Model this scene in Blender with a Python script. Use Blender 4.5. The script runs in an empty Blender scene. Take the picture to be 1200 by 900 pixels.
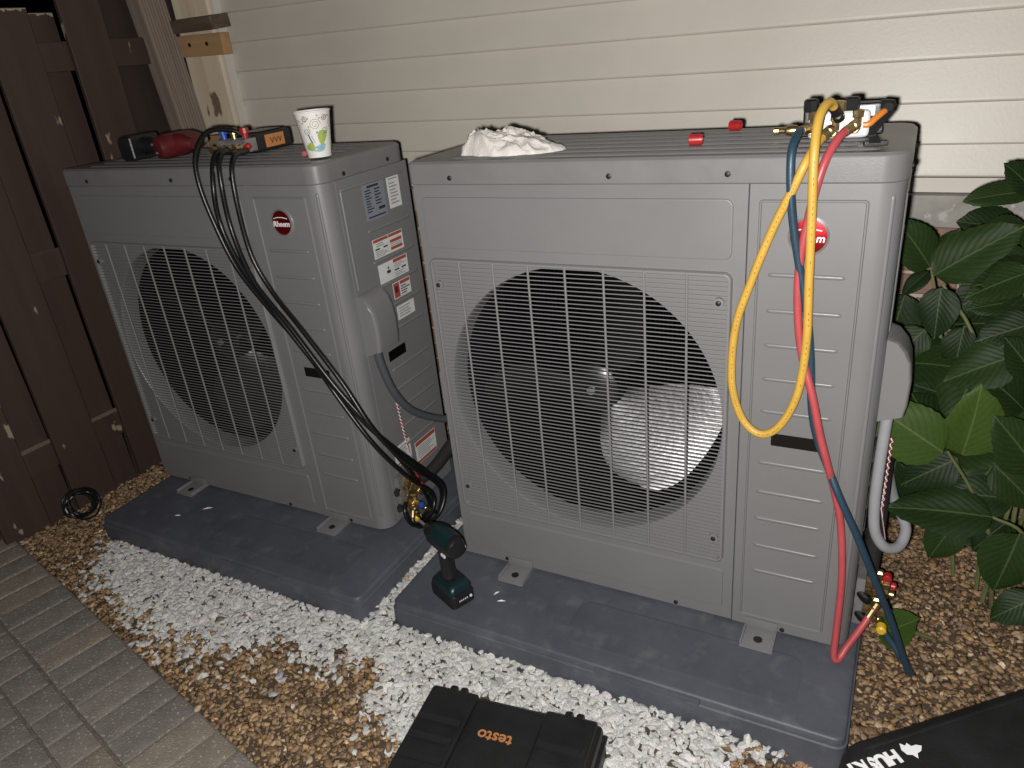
import bpy, bmesh, math, random
import numpy as np
from mathutils import Vector, Matrix, Euler, noise as mnoise

random.seed(7)
rng = np.random.default_rng(7)
sc = bpy.context.scene
COL = sc.collection
R = math.radians

# ------------------------------------------------------------------ camera
CAM = Vector((0.9891, -1.3687, 1.2787))
cam_d = bpy.data.cameras.new('camera')
cam = bpy.data.objects.new('camera', cam_d)
COL.objects.link(cam)
right = Vector((0.8846626, 0.45694112, -0.09261149))
fwd = Vector((-0.4508267, 0.78774579, -0.41977597))
up = Vector((-0.11885859, 0.41311183, 0.9028905))
m = Matrix.Identity(4)
for i in range(3):
    m[i][0], m[i][1], m[i][2], m[i][3] = right[i], up[i], -fwd[i], CAM[i]
cam.matrix_world = m
cam_d.sensor_width = 36.0
cam_d.lens = 862.39 / 1200 * 36
cam_d.clip_start = 0.02
cam_d.clip_end = 500
sc.camera = cam

# ------------------------------------------------------------------ night sky
w = bpy.data.worlds.new('World')
sc.world = w
w.use_nodes = True
nt = w.node_tree
bg = nt.nodes['Background']
sky = nt.nodes.new('ShaderNodeTexSky')
sky.sky_type = 'NISHITA'
sky.sun_disc = False
sky.sun_elevation = R(-6)
sky.sun_rotation = R(200)
nt.links.new(sky.outputs[0], bg.inputs[0])
bg.inputs[1].default_value = 0.05

# ------------------------------------------------------------------ the light of the place: a hand-held flash beside the camera
fl = bpy.data.lights.new('flash', 'POINT')
fl.energy = 150
fl.color = (1.0, 0.975, 0.938)
fl.shadow_soft_size = 0.011
flash = bpy.data.objects.new('flash', fl)
COL.objects.link(flash)
fpos = CAM - right * 0.031 - up * 0.021
flash.location = fpos

sc.view_settings.view_transform = 'Standard'
sc.view_settings.look = 'None'
sc.view_settings.exposure = 0.0
sc.view_settings.gamma = 1.0
sc.view_settings.use_curve_mapping = False
sc.cycles.use_denoising = True
try:
    sc.cycles.denoiser = 'OPENIMAGEDENOISE'
except Exception:
    pass
sc.cycles.max_bounces = 6
sc.cycles.sample_clamp_indirect = 3.0

# ------------------------------------------------------------------ materials
def M(name, col, rough=0.5, metal=0.0, var=0.0, vscale=6.0, bump=0.0, bscale=80.0, spec=0.5, speck=None, coat=0.0, detail=6.0, soft=0.05):
    mt = bpy.data.materials.new(name)
    mt.use_nodes = True
    n = mt.node_tree
    b = n.nodes['Principled BSDF']
    b.inputs['Base Color'].default_value = (*col, 1)
    b.inputs['Roughness'].default_value = rough
    b.inputs['Metallic'].default_value = metal
    b.inputs['Specular IOR Level'].default_value = spec
    b.inputs['Coat Weight'].default_value = coat
    tc = n.nodes.new('ShaderNodeTexCoord')
    out = None
    if var > 0:
        nz = n.nodes.new('ShaderNodeTexNoise')
        nz.inputs['Scale'].default_value = vscale
        nz.inputs['Detail'].default_value = detail
        nz.inputs['Roughness'].default_value = 0.65
        n.links.new(tc.outputs['Object'], nz.inputs['Vector'])
        rp = n.nodes.new('ShaderNodeValToRGB')
        rp.color_ramp.elements[0].position = 0.3
        rp.color_ramp.elements[1].position = 0.72
        rp.color_ramp.elements[0].color = (*[c * (1 - var) for c in col], 1)
        rp.color_ramp.elements[1].color = (*[min(1, c * (1 + var)) for c in col], 1)
        n.links.new(nz.outputs['Fac'], rp.inputs[0])
        out = rp.outputs[0]
        mr = n.nodes.new('ShaderNodeMapRange')
        mr.inputs[3].default_value = max(0.03, rough - 0.10)
        mr.inputs[4].default_value = min(1, rough + 0.12)
        n.links.new(nz.outputs['Fac'], mr.inputs[0])
        n.links.new(mr.outputs[0], b.inputs['Roughness'])
    if speck:
        scol, sscale, thr = speck
        v = n.nodes.new('ShaderNodeTexNoise')
        v.inputs['Scale'].default_value = sscale
        v.inputs['Detail'].default_value = 3 if soft < 0.1 else 9
        n.links.new(tc.outputs['Object'], v.inputs['Vector'])
        r2 = n.nodes.new('ShaderNodeValToRGB')
        r2.color_ramp.elements[0].position = thr
        r2.color_ramp.elements[1].position = min(1, thr + soft)
        n.links.new(v.outputs['Fac'], r2.inputs[0])
        mx = n.nodes.new('ShaderNodeMixRGB')
        n.links.new(r2.outputs[0], mx.inputs[0])
        if out:
            n.links.new(out, mx.inputs[1])
        else:
            mx.inputs[1].default_value = (*col, 1)
        mx.inputs[2].default_value = (*scol, 1)
        out = mx.outputs[0]
    if out:
        n.links.new(out, b.inputs['Base Color'])
    if bump > 0:
        nb = n.nodes.new('ShaderNodeTexNoise')
        nb.inputs['Scale'].default_value = bscale
        nb.inputs['Detail'].default_value = 5
        n.links.new(tc.outputs['Object'], nb.inputs['Vector'])
        bp = n.nodes.new('ShaderNodeBump')
        bp.inputs['Strength'].default_value = bump
        bp.inputs['Distance'].default_value = 0.004
        n.links.new(nb.outputs['Fac'], bp.inputs['Height'])
        n.links.new(bp.outputs[0], b.inputs['Normal'])
    return mt

def grain(name, col, dark, rough=0.75, stretch=(40, 40, 2.0), speck=None, axis_scale=1.0, bump=0.4, top=False):
    """wood: noise stretched along the board's local length (z)"""
    mt = bpy.data.materials.new(name)
    mt.use_nodes = True
    n = mt.node_tree
    b = n.nodes['Principled BSDF']
    b.inputs['Roughness'].default_value = rough
    tc = n.nodes.new('ShaderNodeTexCoord')
    mp = n.nodes.new('ShaderNodeMapping')
    mp.inputs['Scale'].default_value = stretch
    n.links.new(tc.outputs['Object'], mp.inputs[0])
    oi = n.nodes.new('ShaderNodeObjectInfo')
    va = n.nodes.new('ShaderNodeVectorMath')
    va.operation = 'ADD'
    vm = n.nodes.new('ShaderNodeVectorMath')
    vm.operation = 'SCALE'
    vm.inputs[0].default_value = (31, 17, 23)
    n.links.new(oi.outputs['Random'], vm.inputs['Scale'])
    n.links.new(mp.outputs[0], va.inputs[0])
    n.links.new(vm.outputs[0], va.inputs[1])
    nz = n.nodes.new('ShaderNodeTexNoise')
    nz.inputs['Scale'].default_value = 1.0
    nz.inputs['Detail'].default_value = 7
    nz.inputs['Roughness'].default_value = 0.6
    n.links.new(va.outputs[0], nz.inputs['Vector'])
    rp = n.nodes.new('ShaderNodeValToRGB')
    rp.color_ramp.elements[0].position = 0.32
    rp.color_ramp.elements[1].position = 0.68
    rp.color_ramp.elements[0].color = (*dark, 1)
    rp.color_ramp.elements[1].color = (*col, 1)
    n.links.new(nz.outputs['Fac'], rp.inputs[0])
    out = rp.outputs[0]
    if speck:
        scol, sscale, thr = speck
        v = n.nodes.new('ShaderNodeTexNoise')
        v.inputs['Scale'].default_value = sscale
        v.inputs['Detail'].default_value = 4
        mp2 = n.nodes.new('ShaderNodeMapping')
        mp2.inputs['Scale'].default_value = (1, 1, 0.45)
        n.links.new(tc.outputs['Object'], mp2.inputs[0])
        va2 = n.nodes.new('ShaderNodeVectorMath')
        n.links.new(mp2.outputs[0], va2.inputs[0])
        n.links.new(vm.outputs[0], va2.inputs[1])
        n.links.new(va2.outputs[0], v.inputs['Vector'])
        r2 = n.nodes.new('ShaderNodeValToRGB')
        r2.color_ramp.elements[0].position = thr
        r2.color_ramp.elements[1].position = min(1, thr + 0.02)
        n.links.new(v.outputs['Fac'], r2.inputs[0])
        mx = n.nodes.new('ShaderNodeMixRGB')
        n.links.new(r2.outputs[0], mx.inputs[0])
        n.links.new(out, mx.inputs[1])
        mx.inputs[2].default_value = (*scol, 1)
        out = mx.outputs[0]
    if top:      # bare, frayed wood along the sawn top
        sx = n.nodes.new('ShaderNodeSeparateXYZ')
        n.links.new(tc.outputs['Generated'], sx.inputs[0])
        fr = n.nodes.new('ShaderNodeTexNoise')
        fr.inputs['Scale'].default_value = 60
        n.links.new(tc.outputs['Object'], fr.inputs['Vector'])
        md = n.nodes.new('ShaderNodeMath')
        md.operation = 'MULTIPLY_ADD'
        md.inputs[1].default_value = 0.02
        n.links.new(fr.outputs['Fac'], md.inputs[0])
        n.links.new(sx.outputs[2], md.inputs[2])
        gt = n.nodes.new('ShaderNodeMath')
        gt.operation = 'GREATER_THAN'
        gt.inputs[1].default_value = 1.006
        n.links.new(md.outputs[0], gt.inputs[0])
        m3 = n.nodes.new('ShaderNodeMixRGB')
        n.links.new(gt.outputs[0], m3.inputs[0])
        n.links.new(out, m3.inputs[1])
        m3.inputs[2].default_value = (0.34, 0.27, 0.20, 1)
        out = m3.outputs[0]
    n.links.new(out, b.inputs['Base Color'])
    bp = n.nodes.new('ShaderNodeBump')
    bp.inputs['Strength'].default_value = bump
    bp.inputs['Distance'].default_value = 0.003
    n.links.new(nz.outputs['Fac'], bp.inputs['Height'])
    n.links.new(bp.outputs[0], b.inputs['Normal'])
    return mt

def attr_mat(name, rough, spec=0.4, bump=0.3, bscale=300):
    mt = bpy.data.materials.new(name)
    mt.use_nodes = True
    n = mt.node_tree
    b = n.nodes['Principled BSDF']
    b.inputs['Roughness'].default_value = rough
    b.inputs['Specular IOR Level'].default_value = spec
    a = n.nodes.new('ShaderNodeAttribute')
    a.attribute_name = 'Col'
    tc = n.nodes.new('ShaderNodeTexCoord')
    nz = n.nodes.new('ShaderNodeTexNoise')
    nz.inputs['Scale'].default_value = bscale
    nz.inputs['Detail'].default_value = 4
    n.links.new(tc.outputs['Object'], nz.inputs['Vector'])
    mr = n.nodes.new('ShaderNodeMapRange')
    mr.inputs[1].default_value = 0.3
    mr.inputs[2].default_value = 0.7
    mr.inputs[3].default_value = 0.72
    mr.inputs[4].default_value = 1.2
    n.links.new(nz.outputs['Fac'], mr.inputs[0])
    mx = n.nodes.new('ShaderNodeVectorMath')
    mx.operation = 'SCALE'
    n.links.new(a.outputs['Color'], mx.inputs[0])
    n.links.new(mr.outputs[0], mx.inputs['Scale'])
    n.links.new(mx.outputs[0], b.inputs['Base Color'])
    bp = n.nodes.new('ShaderNodeBump')
    bp.inputs['Strength'].default_value = bump
    bp.inputs['Distance'].default_value = 0.002
    n.links.new(nz.outputs['Fac'], bp.inputs['Height'])
    n.links.new(bp.outputs[0], b.inputs['Normal'])
    return mt

paint = M('grey_painted_steel', (0.172, 0.170, 0.171), 0.36, var=0.05, vscale=3.0, bump=0.05, bscale=420, spec=0.5)
paint_top = M('grey_painted_steel_top', (0.165, 0.162, 0.162), 0.33, var=0.10, vscale=5.0, bump=0.05, bscale=420)
grille_m = M('grey_grille_plastic', (0.185, 0.182, 0.182), 0.42)
dark_in = M('black_interior', (0.006, 0.006, 0.007), 0.8, spec=0.15)
fin_m = M('bluish_coil_fins', (0.0035, 0.004, 0.008), 0.6, spec=0.15, var=0.3, vscale=40)
blade_m = M('black_fan_plastic', (0.005, 0.005, 0.006), 0.31, var=0.4, vscale=22, bump=0.12, bscale=70, spec=1.0)
screw_m = M('dark_screw', (0.01, 0.01, 0.01), 0.5)
steel_m = M('galvanised_steel', (0.42, 0.42, 0.42), 0.42, metal=0.75, var=0.2, vscale=30)
red_badge = M('red_badge_enamel', (0.40, 0.018, 0.022), 0.36, metal=0.9)
white_ink = M('white_print', (0.75, 0.75, 0.75), 0.4)
silver_ink = M('silver_rim', (0.6, 0.6, 0.6), 0.25, metal=0.8)
black_gloss = M('black_gloss_window', (0.004, 0.004, 0.004), 0.25)
stk_white = M('sticker_white', (0.62, 0.62, 0.61), 0.45, var=0.06, vscale=30)
stk_grey = M('sticker_silver_grey', (0.20, 0.225, 0.26), 0.35, var=0.06, vscale=30)
stk_red = M('sticker_red_print', (0.35, 0.07, 0.045), 0.45)
stk_black = M('sticker_black_print', (0.025, 0.025, 0.028), 0.5)
hose_ink = M('hose_printing', (0.22, 0.12, 0.015), 0.5)
stk_mid = M('sticker_grey_print', (0.27, 0.27, 0.27), 0.5)
pad_m = M('slate_grey_pad_plastic', (0.074, 0.079, 0.097), 0.52, var=0.25, vscale=5.0, bump=0.15, bscale=160, speck=((0.13, 0.132, 0.145), 19.0, 0.56), soft=0.30)
brass = M('brass', (0.55, 0.41, 0.20), 0.3, metal=0.95, var=0.12, vscale=60)
copper = M('copper', (0.55, 0.25, 0.13), 0.4, metal=0.9)
yellow_h = M('yellow_hose_rubber', (0.56, 0.335, 0.055), 0.42, var=0.06, vscale=20, bump=0.08, bscale=300)
blue_h = M('blue_hose_rubber', (0.022, 0.05, 0.078), 0.4, var=0.08, vscale=20, bump=0.08, bscale=300)
red_h = M('red_hose_rubber', (0.42, 0.068, 0.075), 0.42, var=0.12, vscale=20, bump=0.08, bscale=300)
black_h = M('black_hose_rubber', (0.007, 0.007, 0.008), 0.33, bump=0.1, bscale=300)
black_p = M('black_plastic', (0.011, 0.011, 0.012), 0.4, var=0.25, vscale=12, bump=0.12, bscale=220)
black_mat = M('black_matte_plastic', (0.009, 0.009, 0.0095), 0.5, var=0.3, vscale=9, bump=0.2, bscale=260)
bag_m = M('black_tool_bag_fabric', (0.009, 0.009, 0.01), 0.55, var=0.45, vscale=9, bump=0.35, bscale=420, speck=((0.05, 0.05, 0.052), 26.0, 0.70))
rib_p = M('black_semi_gloss_plastic', (0.014, 0.014, 0.015), 0.33)
foam_m = M('black_pipe_foam', (0.008, 0.008, 0.008), 0.85, bump=0.3, bscale=200)
orange_p = M('orange_plastic', (0.62, 0.20, 0.03), 0.4)
orange_label = M('orange_label', (0.55, 0.22, 0.07), 0.4)
testo_ink = M('orange_lettering', (0.40, 0.165, 0.06), 0.45)
white_p = M('white_enamel', (0.72, 0.72, 0.75), 0.35, var=0.05, vscale=25)
ice_p = M('pale_blue_glass_window', (0.62, 0.70, 0.74), 0.1)
red_p = M('red_plastic', (0.36, 0.018, 0.02), 0.35, var=0.1, vscale=20)
blue_p = M('blue_plastic', (0.02, 0.07, 0.35), 0.35)
yel_p = M('yellow_plastic', (0.65, 0.42, 0.03), 0.4)
tool_red = M('dark_red_tool_plastic', (0.09, 0.010, 0.011), 0.38, var=0.15, vscale=20)
teal_p = M('teal_tool_plastic', (0.005, 0.019, 0.023), 0.36, var=0.15, vscale=20)
conduit_m = M('grey_conduit', (0.30, 0.30, 0.32), 0.45, var=0.05, vscale=20)
conduit_d = M('dark_grey_conduit', (0.07, 0.075, 0.09), 0.42)
cup_m = M('white_paper', (0.74, 0.72, 0.69), 0.55, bump=0.03, bscale=300)
cup_g = M('cup_green_print', (0.33, 0.42, 0.10), 0.55)
cup_b = M('cup_blue_print', (0.26, 0.42, 0.50), 0.55)
cup_d = M('cup_dark_print', (0.05, 0.07, 0.10), 0.55)
cup_t = M('cup_tan_print', (0.34, 0.24, 0.15), 0.55)
rag_m = M('white_cotton_rag', (0.64, 0.605, 0.57), 0.9, var=0.12, vscale=14, bump=0.5, bscale=260, spec=0.15)
siding_m = M('beige_vinyl_siding', (0.612, 0.570, 0.498), 0.40, var=0.055, vscale=2.2, bump=0.06, bscale=120)
trim_m = M('cream_trim', (0.66, 0.62, 0.55), 0.45, var=0.03, vscale=5)
stone_m = M('grey_limestone_sill', (0.34, 0.32, 0.29), 0.85, var=0.2, vscale=14, bump=0.6, bscale=60, speck=((0.47, 0.45, 0.42), 30, 0.62))
mortar_m = M('pale_mortar', (0.46, 0.43, 0.39), 0.95, var=0.15, vscale=20, bump=0.7, bscale=120)
brick_ms = [M('brick_%d' % i, c, 0.9, var=0.22, vscale=18, bump=0.7, bscale=90, speck=((0.10, 0.075, 0.06), 60, 0.66)) for i, c in enumerate(((0.27, 0.17, 0.125), (0.30, 0.19, 0.14), (0.24, 0.145, 0.11)))]
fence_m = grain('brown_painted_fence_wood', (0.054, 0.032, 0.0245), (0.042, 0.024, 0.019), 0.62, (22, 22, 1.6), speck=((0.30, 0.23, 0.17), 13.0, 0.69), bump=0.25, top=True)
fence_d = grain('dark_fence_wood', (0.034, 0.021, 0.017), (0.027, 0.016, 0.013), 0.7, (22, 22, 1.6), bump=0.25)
pine_m = grain('raw_pine_wood', (0.78, 0.68, 0.52), (0.62, 0.49, 0.34), 0.7, (26, 26, 1.3), speck=((0.20, 0.14, 0.10), 7.0, 0.70))
pine_end = grain('pine_cut_end', (0.48, 0.30, 0.15), (0.36, 0.21, 0.10), 0.75, (2.0, 30, 30))
grey_wood = grain('weathered_grey_wood', (0.27, 0.215, 0.175), (0.18, 0.135, 0.11), 0.8, (60, 60, 1.2))
old_wood = grain('weathered_dark_brown_wood', (0.15, 0.11, 0.075), (0.075, 0.05, 0.035), 0.8, (3, 40, 40))
earth_m = M('brown_earth', (0.085, 0.06, 0.038), 0.95, var=0.4, vscale=40, bump=0.8, bscale=150)
peb_m = attr_mat('brown_pebbles', 0.55, 0.35)
chip_m = attr_mat('white_marble_chips', 0.75, 0.3)
paver_ms = [M('paver_%d' % i, c, 0.88, var=0.22, vscale=16, bump=1.0, bscale=240, speck=((0.42, 0.38, 0.33), 130, 0.63)) for i, c in enumerate(((0.225, 0.20, 0.175), (0.205, 0.186, 0.166), (0.25, 0.212, 0.172), (0.195, 0.175, 0.156), (0.235, 0.20, 0.16)))]
sand_m = M('joint_sand', (0.15, 0.128, 0.105), 0.95, var=0.4, vscale=60, bump=0.9, bscale=200)
litter_m = M('dry_leaf', (0.16, 0.10, 0.05), 0.8, var=0.3, vscale=60)

def leaf_mat(name, c1, c2, vein):
    mt = bpy.data.materials.new(name)
    mt.use_nodes = True
    n = mt.node_tree
    L = n.links.new
    b = n.nodes['Principled BSDF']
    b.inputs['Roughness'].default_value = 0.5
    b.inputs['Specular IOR Level'].default_value = 0.14
    uv = n.nodes.new('ShaderNodeUVMap')
    sp = n.nodes.new('ShaderNodeSeparateXYZ')
    L(uv.outputs[0], sp.inputs[0])
    def math_(op, a, bb=None):
        k = n.nodes.new('ShaderNodeMath')
        k.operation = op
        for i, v in enumerate((a, bb)):
            if v is None:
                continue
            if isinstance(v, (int, float)):
                k.inputs[i].default_value = v
            else:
                L(v, k.inputs[i])
        return k.outputs[0]
    au = math_('ABSOLUTE', math_('SUBTRACT', sp.outputs[0], 0.5))
    s = math_('SUBTRACT', math_('MULTIPLY', sp.outputs[1], 9.0), math_('MULTIPLY', au, 7.5))
    fr = math_('ABSOLUTE', math_('SUBTRACT', math_('FRACT', s), 0.5))
    side = math_('LESS_THAN', fr, 0.06)
    mid = math_('LESS_THAN', au, 0.018)
    tc = n.nodes.new('ShaderNodeTexCoord')
    oi = n.nodes.new('ShaderNodeObjectInfo')
    nz = n.nodes.new('ShaderNodeTexNoise')
    nz.inputs['Scale'].default_value = 18
    nz.inputs['Detail'].default_value = 5
    L(tc.outputs['Object'], nz.inputs['Vector'])
    fac = math_('ADD', math_('MULTIPLY', nz.outputs['Fac'], 0.6), math_('MULTIPLY', oi.outputs['Random'], 0.55))
    rp = n.nodes.new('ShaderNodeValToRGB')
    rp.color_ramp.elements[0].position = 0.25
    rp.color_ramp.elements[1].position = 0.85
    rp.color_ramp.elements[0].color = (*c1, 1)
    rp.color_ramp.elements[1].color = (*c2, 1)
    L(fac, rp.inputs[0])
    m1 = n.nodes.new('ShaderNodeMixRGB')
    L(math_('MULTIPLY', side, 0.16), m1.inputs[0])
    L(rp.outputs[0], m1.inputs[1])
    m1.inputs[2].default_value = (*vein, 1)
    m2 = n.nodes.new('ShaderNodeMixRGB')
    L(math_('MULTIPLY', mid, 0.7), m2.inputs[0])
    L(m1.outputs[0], m2.inputs[1])
    m2.inputs[2].default_value = (*vein, 1)
    L(m2.outputs[0], b.inputs['Base Color'])
    bp = n.nodes.new('ShaderNodeBump')
    bp.inputs['Strength'].default_value = 0.25
    bp.inputs['Distance'].default_value = 0.003
    L(math_('ADD', fr, math_('MULTIPLY', nz.outputs['Fac'], 0.4)), bp.inputs['Height'])
    L(bp.outputs[0], b.inputs['Normal'])
    return mt
leaf_m = leaf_mat('hydrangea_leaf', (0.0065, 0.0155, 0.004), (0.0155, 0.033, 0.0075), (0.065, 0.085, 0.035))
leaf_y = leaf_mat('young_hydrangea_leaf', (0.026, 0.052, 0.009), (0.042, 0.075, 0.014), (0.09, 0.12, 0.045))
stem_m = M('green_stem', (0.13, 0.15, 0.06), 0.5, var=0.2, vscale=30)

# ------------------------------------------------------------------ mesh helpers
class MB:
    def __init__(s):
        s.v, s.f, s.mi = [], [], []
    def add(s, vs, fs, mi=0, mat=None):
        o = len(s.v)
        for p in vs:
            p = Vector(p)
            if mat is not None:
                p = mat @ p
            s.v.append(tuple(p))
        for f in fs:
            s.f.append(tuple(i + o for i in f))
            s.mi.append(mi)
        return s
    def box(s, x0, x1, y0, y1, z0, z1, mi=0, mat=None, taper=None):
        vs = [(x, y, z) for z in (z0, z1) for y in (y0, y1) for x in (x0, x1)]
        if taper:
            cx, cy = (x0 + x1) / 2, (y0 + y1) / 2
            vs = vs[:4] + [(cx + (x - cx) * taper, cy + (y - cy) * taper, z) for x, y, z in vs[4:]]
        fs = [(0, 2, 3, 1), (4, 5, 7, 6), (0, 1, 5, 4), (2, 6, 7, 3), (0, 4, 6, 2), (1, 3, 7, 5)]
        return s.add(vs, fs, mi, mat)
    def tube(s, pts, r, n=10, mi=0, mat=None, caps=True, closed=False):
        P = [Vector(p) for p in pts]
        rad = r if hasattr(r, '__len__') else [r] * len(P)
        T = []
        for i in range(len(P)):
            a = P[i - 1] if (i > 0 or closed) else P[i]
            b = P[(i + 1) % len(P)] if (i < len(P) - 1 or closed) else P[i]
            t = (b - a)
            T.append(t.normalized() if t.length > 1e-9 else Vector((0, 0, 1)))
        nrm = T[0].orthogonal().normalized()
        vs, fs = [], []
        for i in range(len(P)):
            if i:
                q = T[i - 1].rotation_difference(T[i])
                nrm = (q @ nrm)
                nrm = (nrm - T[i] * nrm.dot(T[i])).normalized()
            bi = T[i].cross(nrm)
            for k in range(n):
                a = 2 * math.pi * k / n
                vs.append(P[i] + (nrm * math.cos(a) + bi * math.sin(a)) * rad[i])
        m_ = len(P)
        for i in range(m_ if closed else m_ - 1):
            for k in range(n):
                a, b = i * n + k, i * n + (k + 1) % n
                c, d = ((i + 1) % m_) * n + (k + 1) % n, ((i + 1) % m_) * n + k
                fs.append((a, b, c, d))
        if caps and not closed:
            fs.append(tuple(range(n - 1, -1, -1)))
            fs.append(tuple((m_ - 1) * n + k for k in range(n)))
        return s.add(vs, fs, mi, mat)
    def lathe(s, prof, n=24, mi=0, mat=None, cap0=True, cap1=True):
        """profile (r, z) about local z"""
        vs, fs = [], []
        for r, z in prof:
            for k in range(n):
                a = 2 * math.pi * k / n
                vs.append((r * math.cos(a), r * math.sin(a), z))
        for i in range(len(prof) - 1):
            for k in range(n):
                fs.append((i * n + k, i * n + (k + 1) % n, (i + 1) * n + (k + 1) % n, (i + 1) * n + k))
        if cap0:
            fs.append(tuple(range(n - 1, -1, -1)))
        if cap1:
            fs.append(tuple((len(prof) - 1) * n + k for k in range(n)))
        return s.add(vs, fs, mi, mat)
    def loops(s, rings, mi=0, mat=None, cap0=False, cap1=True):
        n = len(rings[0])
        vs = [p for r in rings for p in r]
        fs = []
        for i in range(len(rings) - 1):
            for k in range(n):
                fs.append((i * n + k, i * n + (k + 1) % n, (i + 1) * n + (k + 1) % n, (i + 1) * n + k))
        if cap0:
            fs.append(tuple(range(n - 1, -1, -1)))
        if cap1:
            fs.append(tuple((len(rings) - 1) * n + k for k in range(n)))
        return s.add(vs, fs, mi, mat)
    def mesh(s, name, mats, bevel=0.0, segs=2, smooth=True, angle=35, recalc=False):
        me = bpy.data.meshes.new(name)
        me.from_pydata(s.v, [], s.f)
        if not isinstance(mats, (list, tuple)):
            mats = [mats]
        for mt in mats:
            me.materials.append(mt)
        me.polygons.foreach_set('material_index', s.mi)
        bm = bmesh.new()
        bm.from_mesh(me)
        if recalc:
            bmesh.ops.recalc_face_normals(bm, faces=bm.faces)
        if bevel > 0:
            es = [e for e in bm.edges if len(e.link_faces) == 2 and e.calc_face_angle(0) > R(28)]
            bmesh.ops.bevel(bm, geom=es, offset=bevel, segments=segs, affect='EDGES', profile=0.6, clamp_overlap=True)
        if smooth:
            for f in bm.faces:
                f.smooth = True
            for e in bm.edges:
                if len(e.link_faces) == 2 and e.calc_face_angle(0) > R(angle):
                    e.smooth = False
        bm.to_mesh(me)
        bm.free()
        return me
    def build(s, name, mats, parent=None, loc=(0, 0, 0), rot=(0, 0, 0), **kw):
        o = ob(name, s.mesh(name, mats, **kw), parent, loc, rot)
        if kw.get('smooth', True) and len(s.f) < 4000:
            wn = o.modifiers.new('weighted_normals', 'WEIGHTED_NORMAL')
            wn.keep_sharp = True
            wn.weight = 70
        return o

def ob(name, me, parent=None, loc=(0, 0, 0), rot=(0, 0, 0)):
    o = bpy.data.objects.new(name, me)
    COL.objects.link(o)
    o.location = loc
    o.rotation_euler = rot
    if parent:
        o.parent = parent
    return o

def tag(o, label=None, cat=None, group=None, kind=None):
    for k, v in (('label', label), ('category', cat), ('group', group), ('kind', kind)):
        if v:
            o[k] = v
    return o

def thing(name, label, cat, loc=(0, 0, 0), rot=(0, 0, 0), group=None):
    return tag(ob(name, None, None, loc, rot), label, cat, group)

def copy_tree(o, parent=None):
    c = o.copy()
    COL.objects.link(c)
    c.parent = parent
    for ch in list(o.children):
        copy_tree(ch, c)
    return c

def spline(pts, per=8):
    P = [Vector(p) for p in pts]
    P = [P[0] * 2 - P[1]] + P + [P[-1] * 2 - P[-2]]
    out = []
    for i in range(1, len(P) - 2):
        for k in range(per):
            t = k / per
            a, b, c, d = P[i - 1], P[i], P[i + 1], P[i + 2]
            out.append(0.5 * ((2 * b) + (c - a) * t + (2 * a - 5 * b + 4 * c - d) * t * t + (3 * b - a - 3 * c + d) * t ** 3))
    out.append(P[-2])
    return out

def rr(x0, x1, y0, y1, rad, seg=6):
    """rounded rectangle outline CCW; rad = (x0y0, x1y0, x1y1, x0y1)"""
    if not hasattr(rad, '__len__'):
        rad = (rad,) * 4
    out = []
    for (cx, cy, sx, sy, a0, r) in ((x0, y0, 1, 1, 180, rad[0]), (x1, y0, -1, 1, 270, rad[1]), (x1, y1, -1, -1, 0, rad[2]), (x0, y1, 1, -1, 90, rad[3])):
        ox, oy = cx + sx * r, cy + sy * r
        for k in range(seg + 1):
            a = R(a0 + 90 * k / seg)
            out.append((ox + r * math.cos(a), oy + r * math.sin(a)))
    return out

def text_mesh(name, body, size, mat, extrude=0.0004, shear=0.0, bold=0.0, space=1.0):
    cu = bpy.data.curves.new(name, 'FONT')
    cu.body = body
    cu.size = size
    cu.extrude = extrude
    cu.align_x = 'CENTER'
    cu.align_y = 'CENTER'
    cu.shear = shear
    cu.offset = bold
    cu.space_character = space
    cu.resolution_u = 3
    t = bpy.data.objects.new(name, cu)
    COL.objects.link(t)
    dg = bpy.context.evaluated_depsgraph_get()
    me = bpy.data.meshes.new_from_object(t.evaluated_get(dg))
    bpy.data.objects.remove(t)
    bpy.data.curves.remove(cu)
    me.materials.clear()
    me.materials.append(mat)
    return me

def rotm(axis, deg, loc=(0, 0, 0)):
    return Matrix.Translation(loc) @ Matrix.Rotation(R(deg), 4, axis)

TOX = Matrix.Rotation(R(90), 4, 'Y')      # local z -> +x
TOY = Matrix.Rotation(R(-90), 4, 'X')     # local z -> +y
TONY = Matrix.Rotation(R(90), 4, 'X')     # local z -> -y

# dimensions of the units
W, D, H = 0.98, 0.36, 1.062
S, ZL, RC = 0.7307, 1.013, 0.042
FX, FZ, FR = 0.3694, 0.5136, 0.3284
LX, LY = -1.2434, -0.0028
GZ = -0.08            # gravel surface
WY = 0.83             # house wall

# ------------------------------------------------------------------ ground
mb = MB().add([(-40, -40, -0.105), (40, -40, -0.105), (40, 40, -0.105), (-40, 40, -0.105)], [(0, 1, 2, 3)])
tag(mb.build('ground', earth_m, smooth=False), kind='structure')

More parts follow.
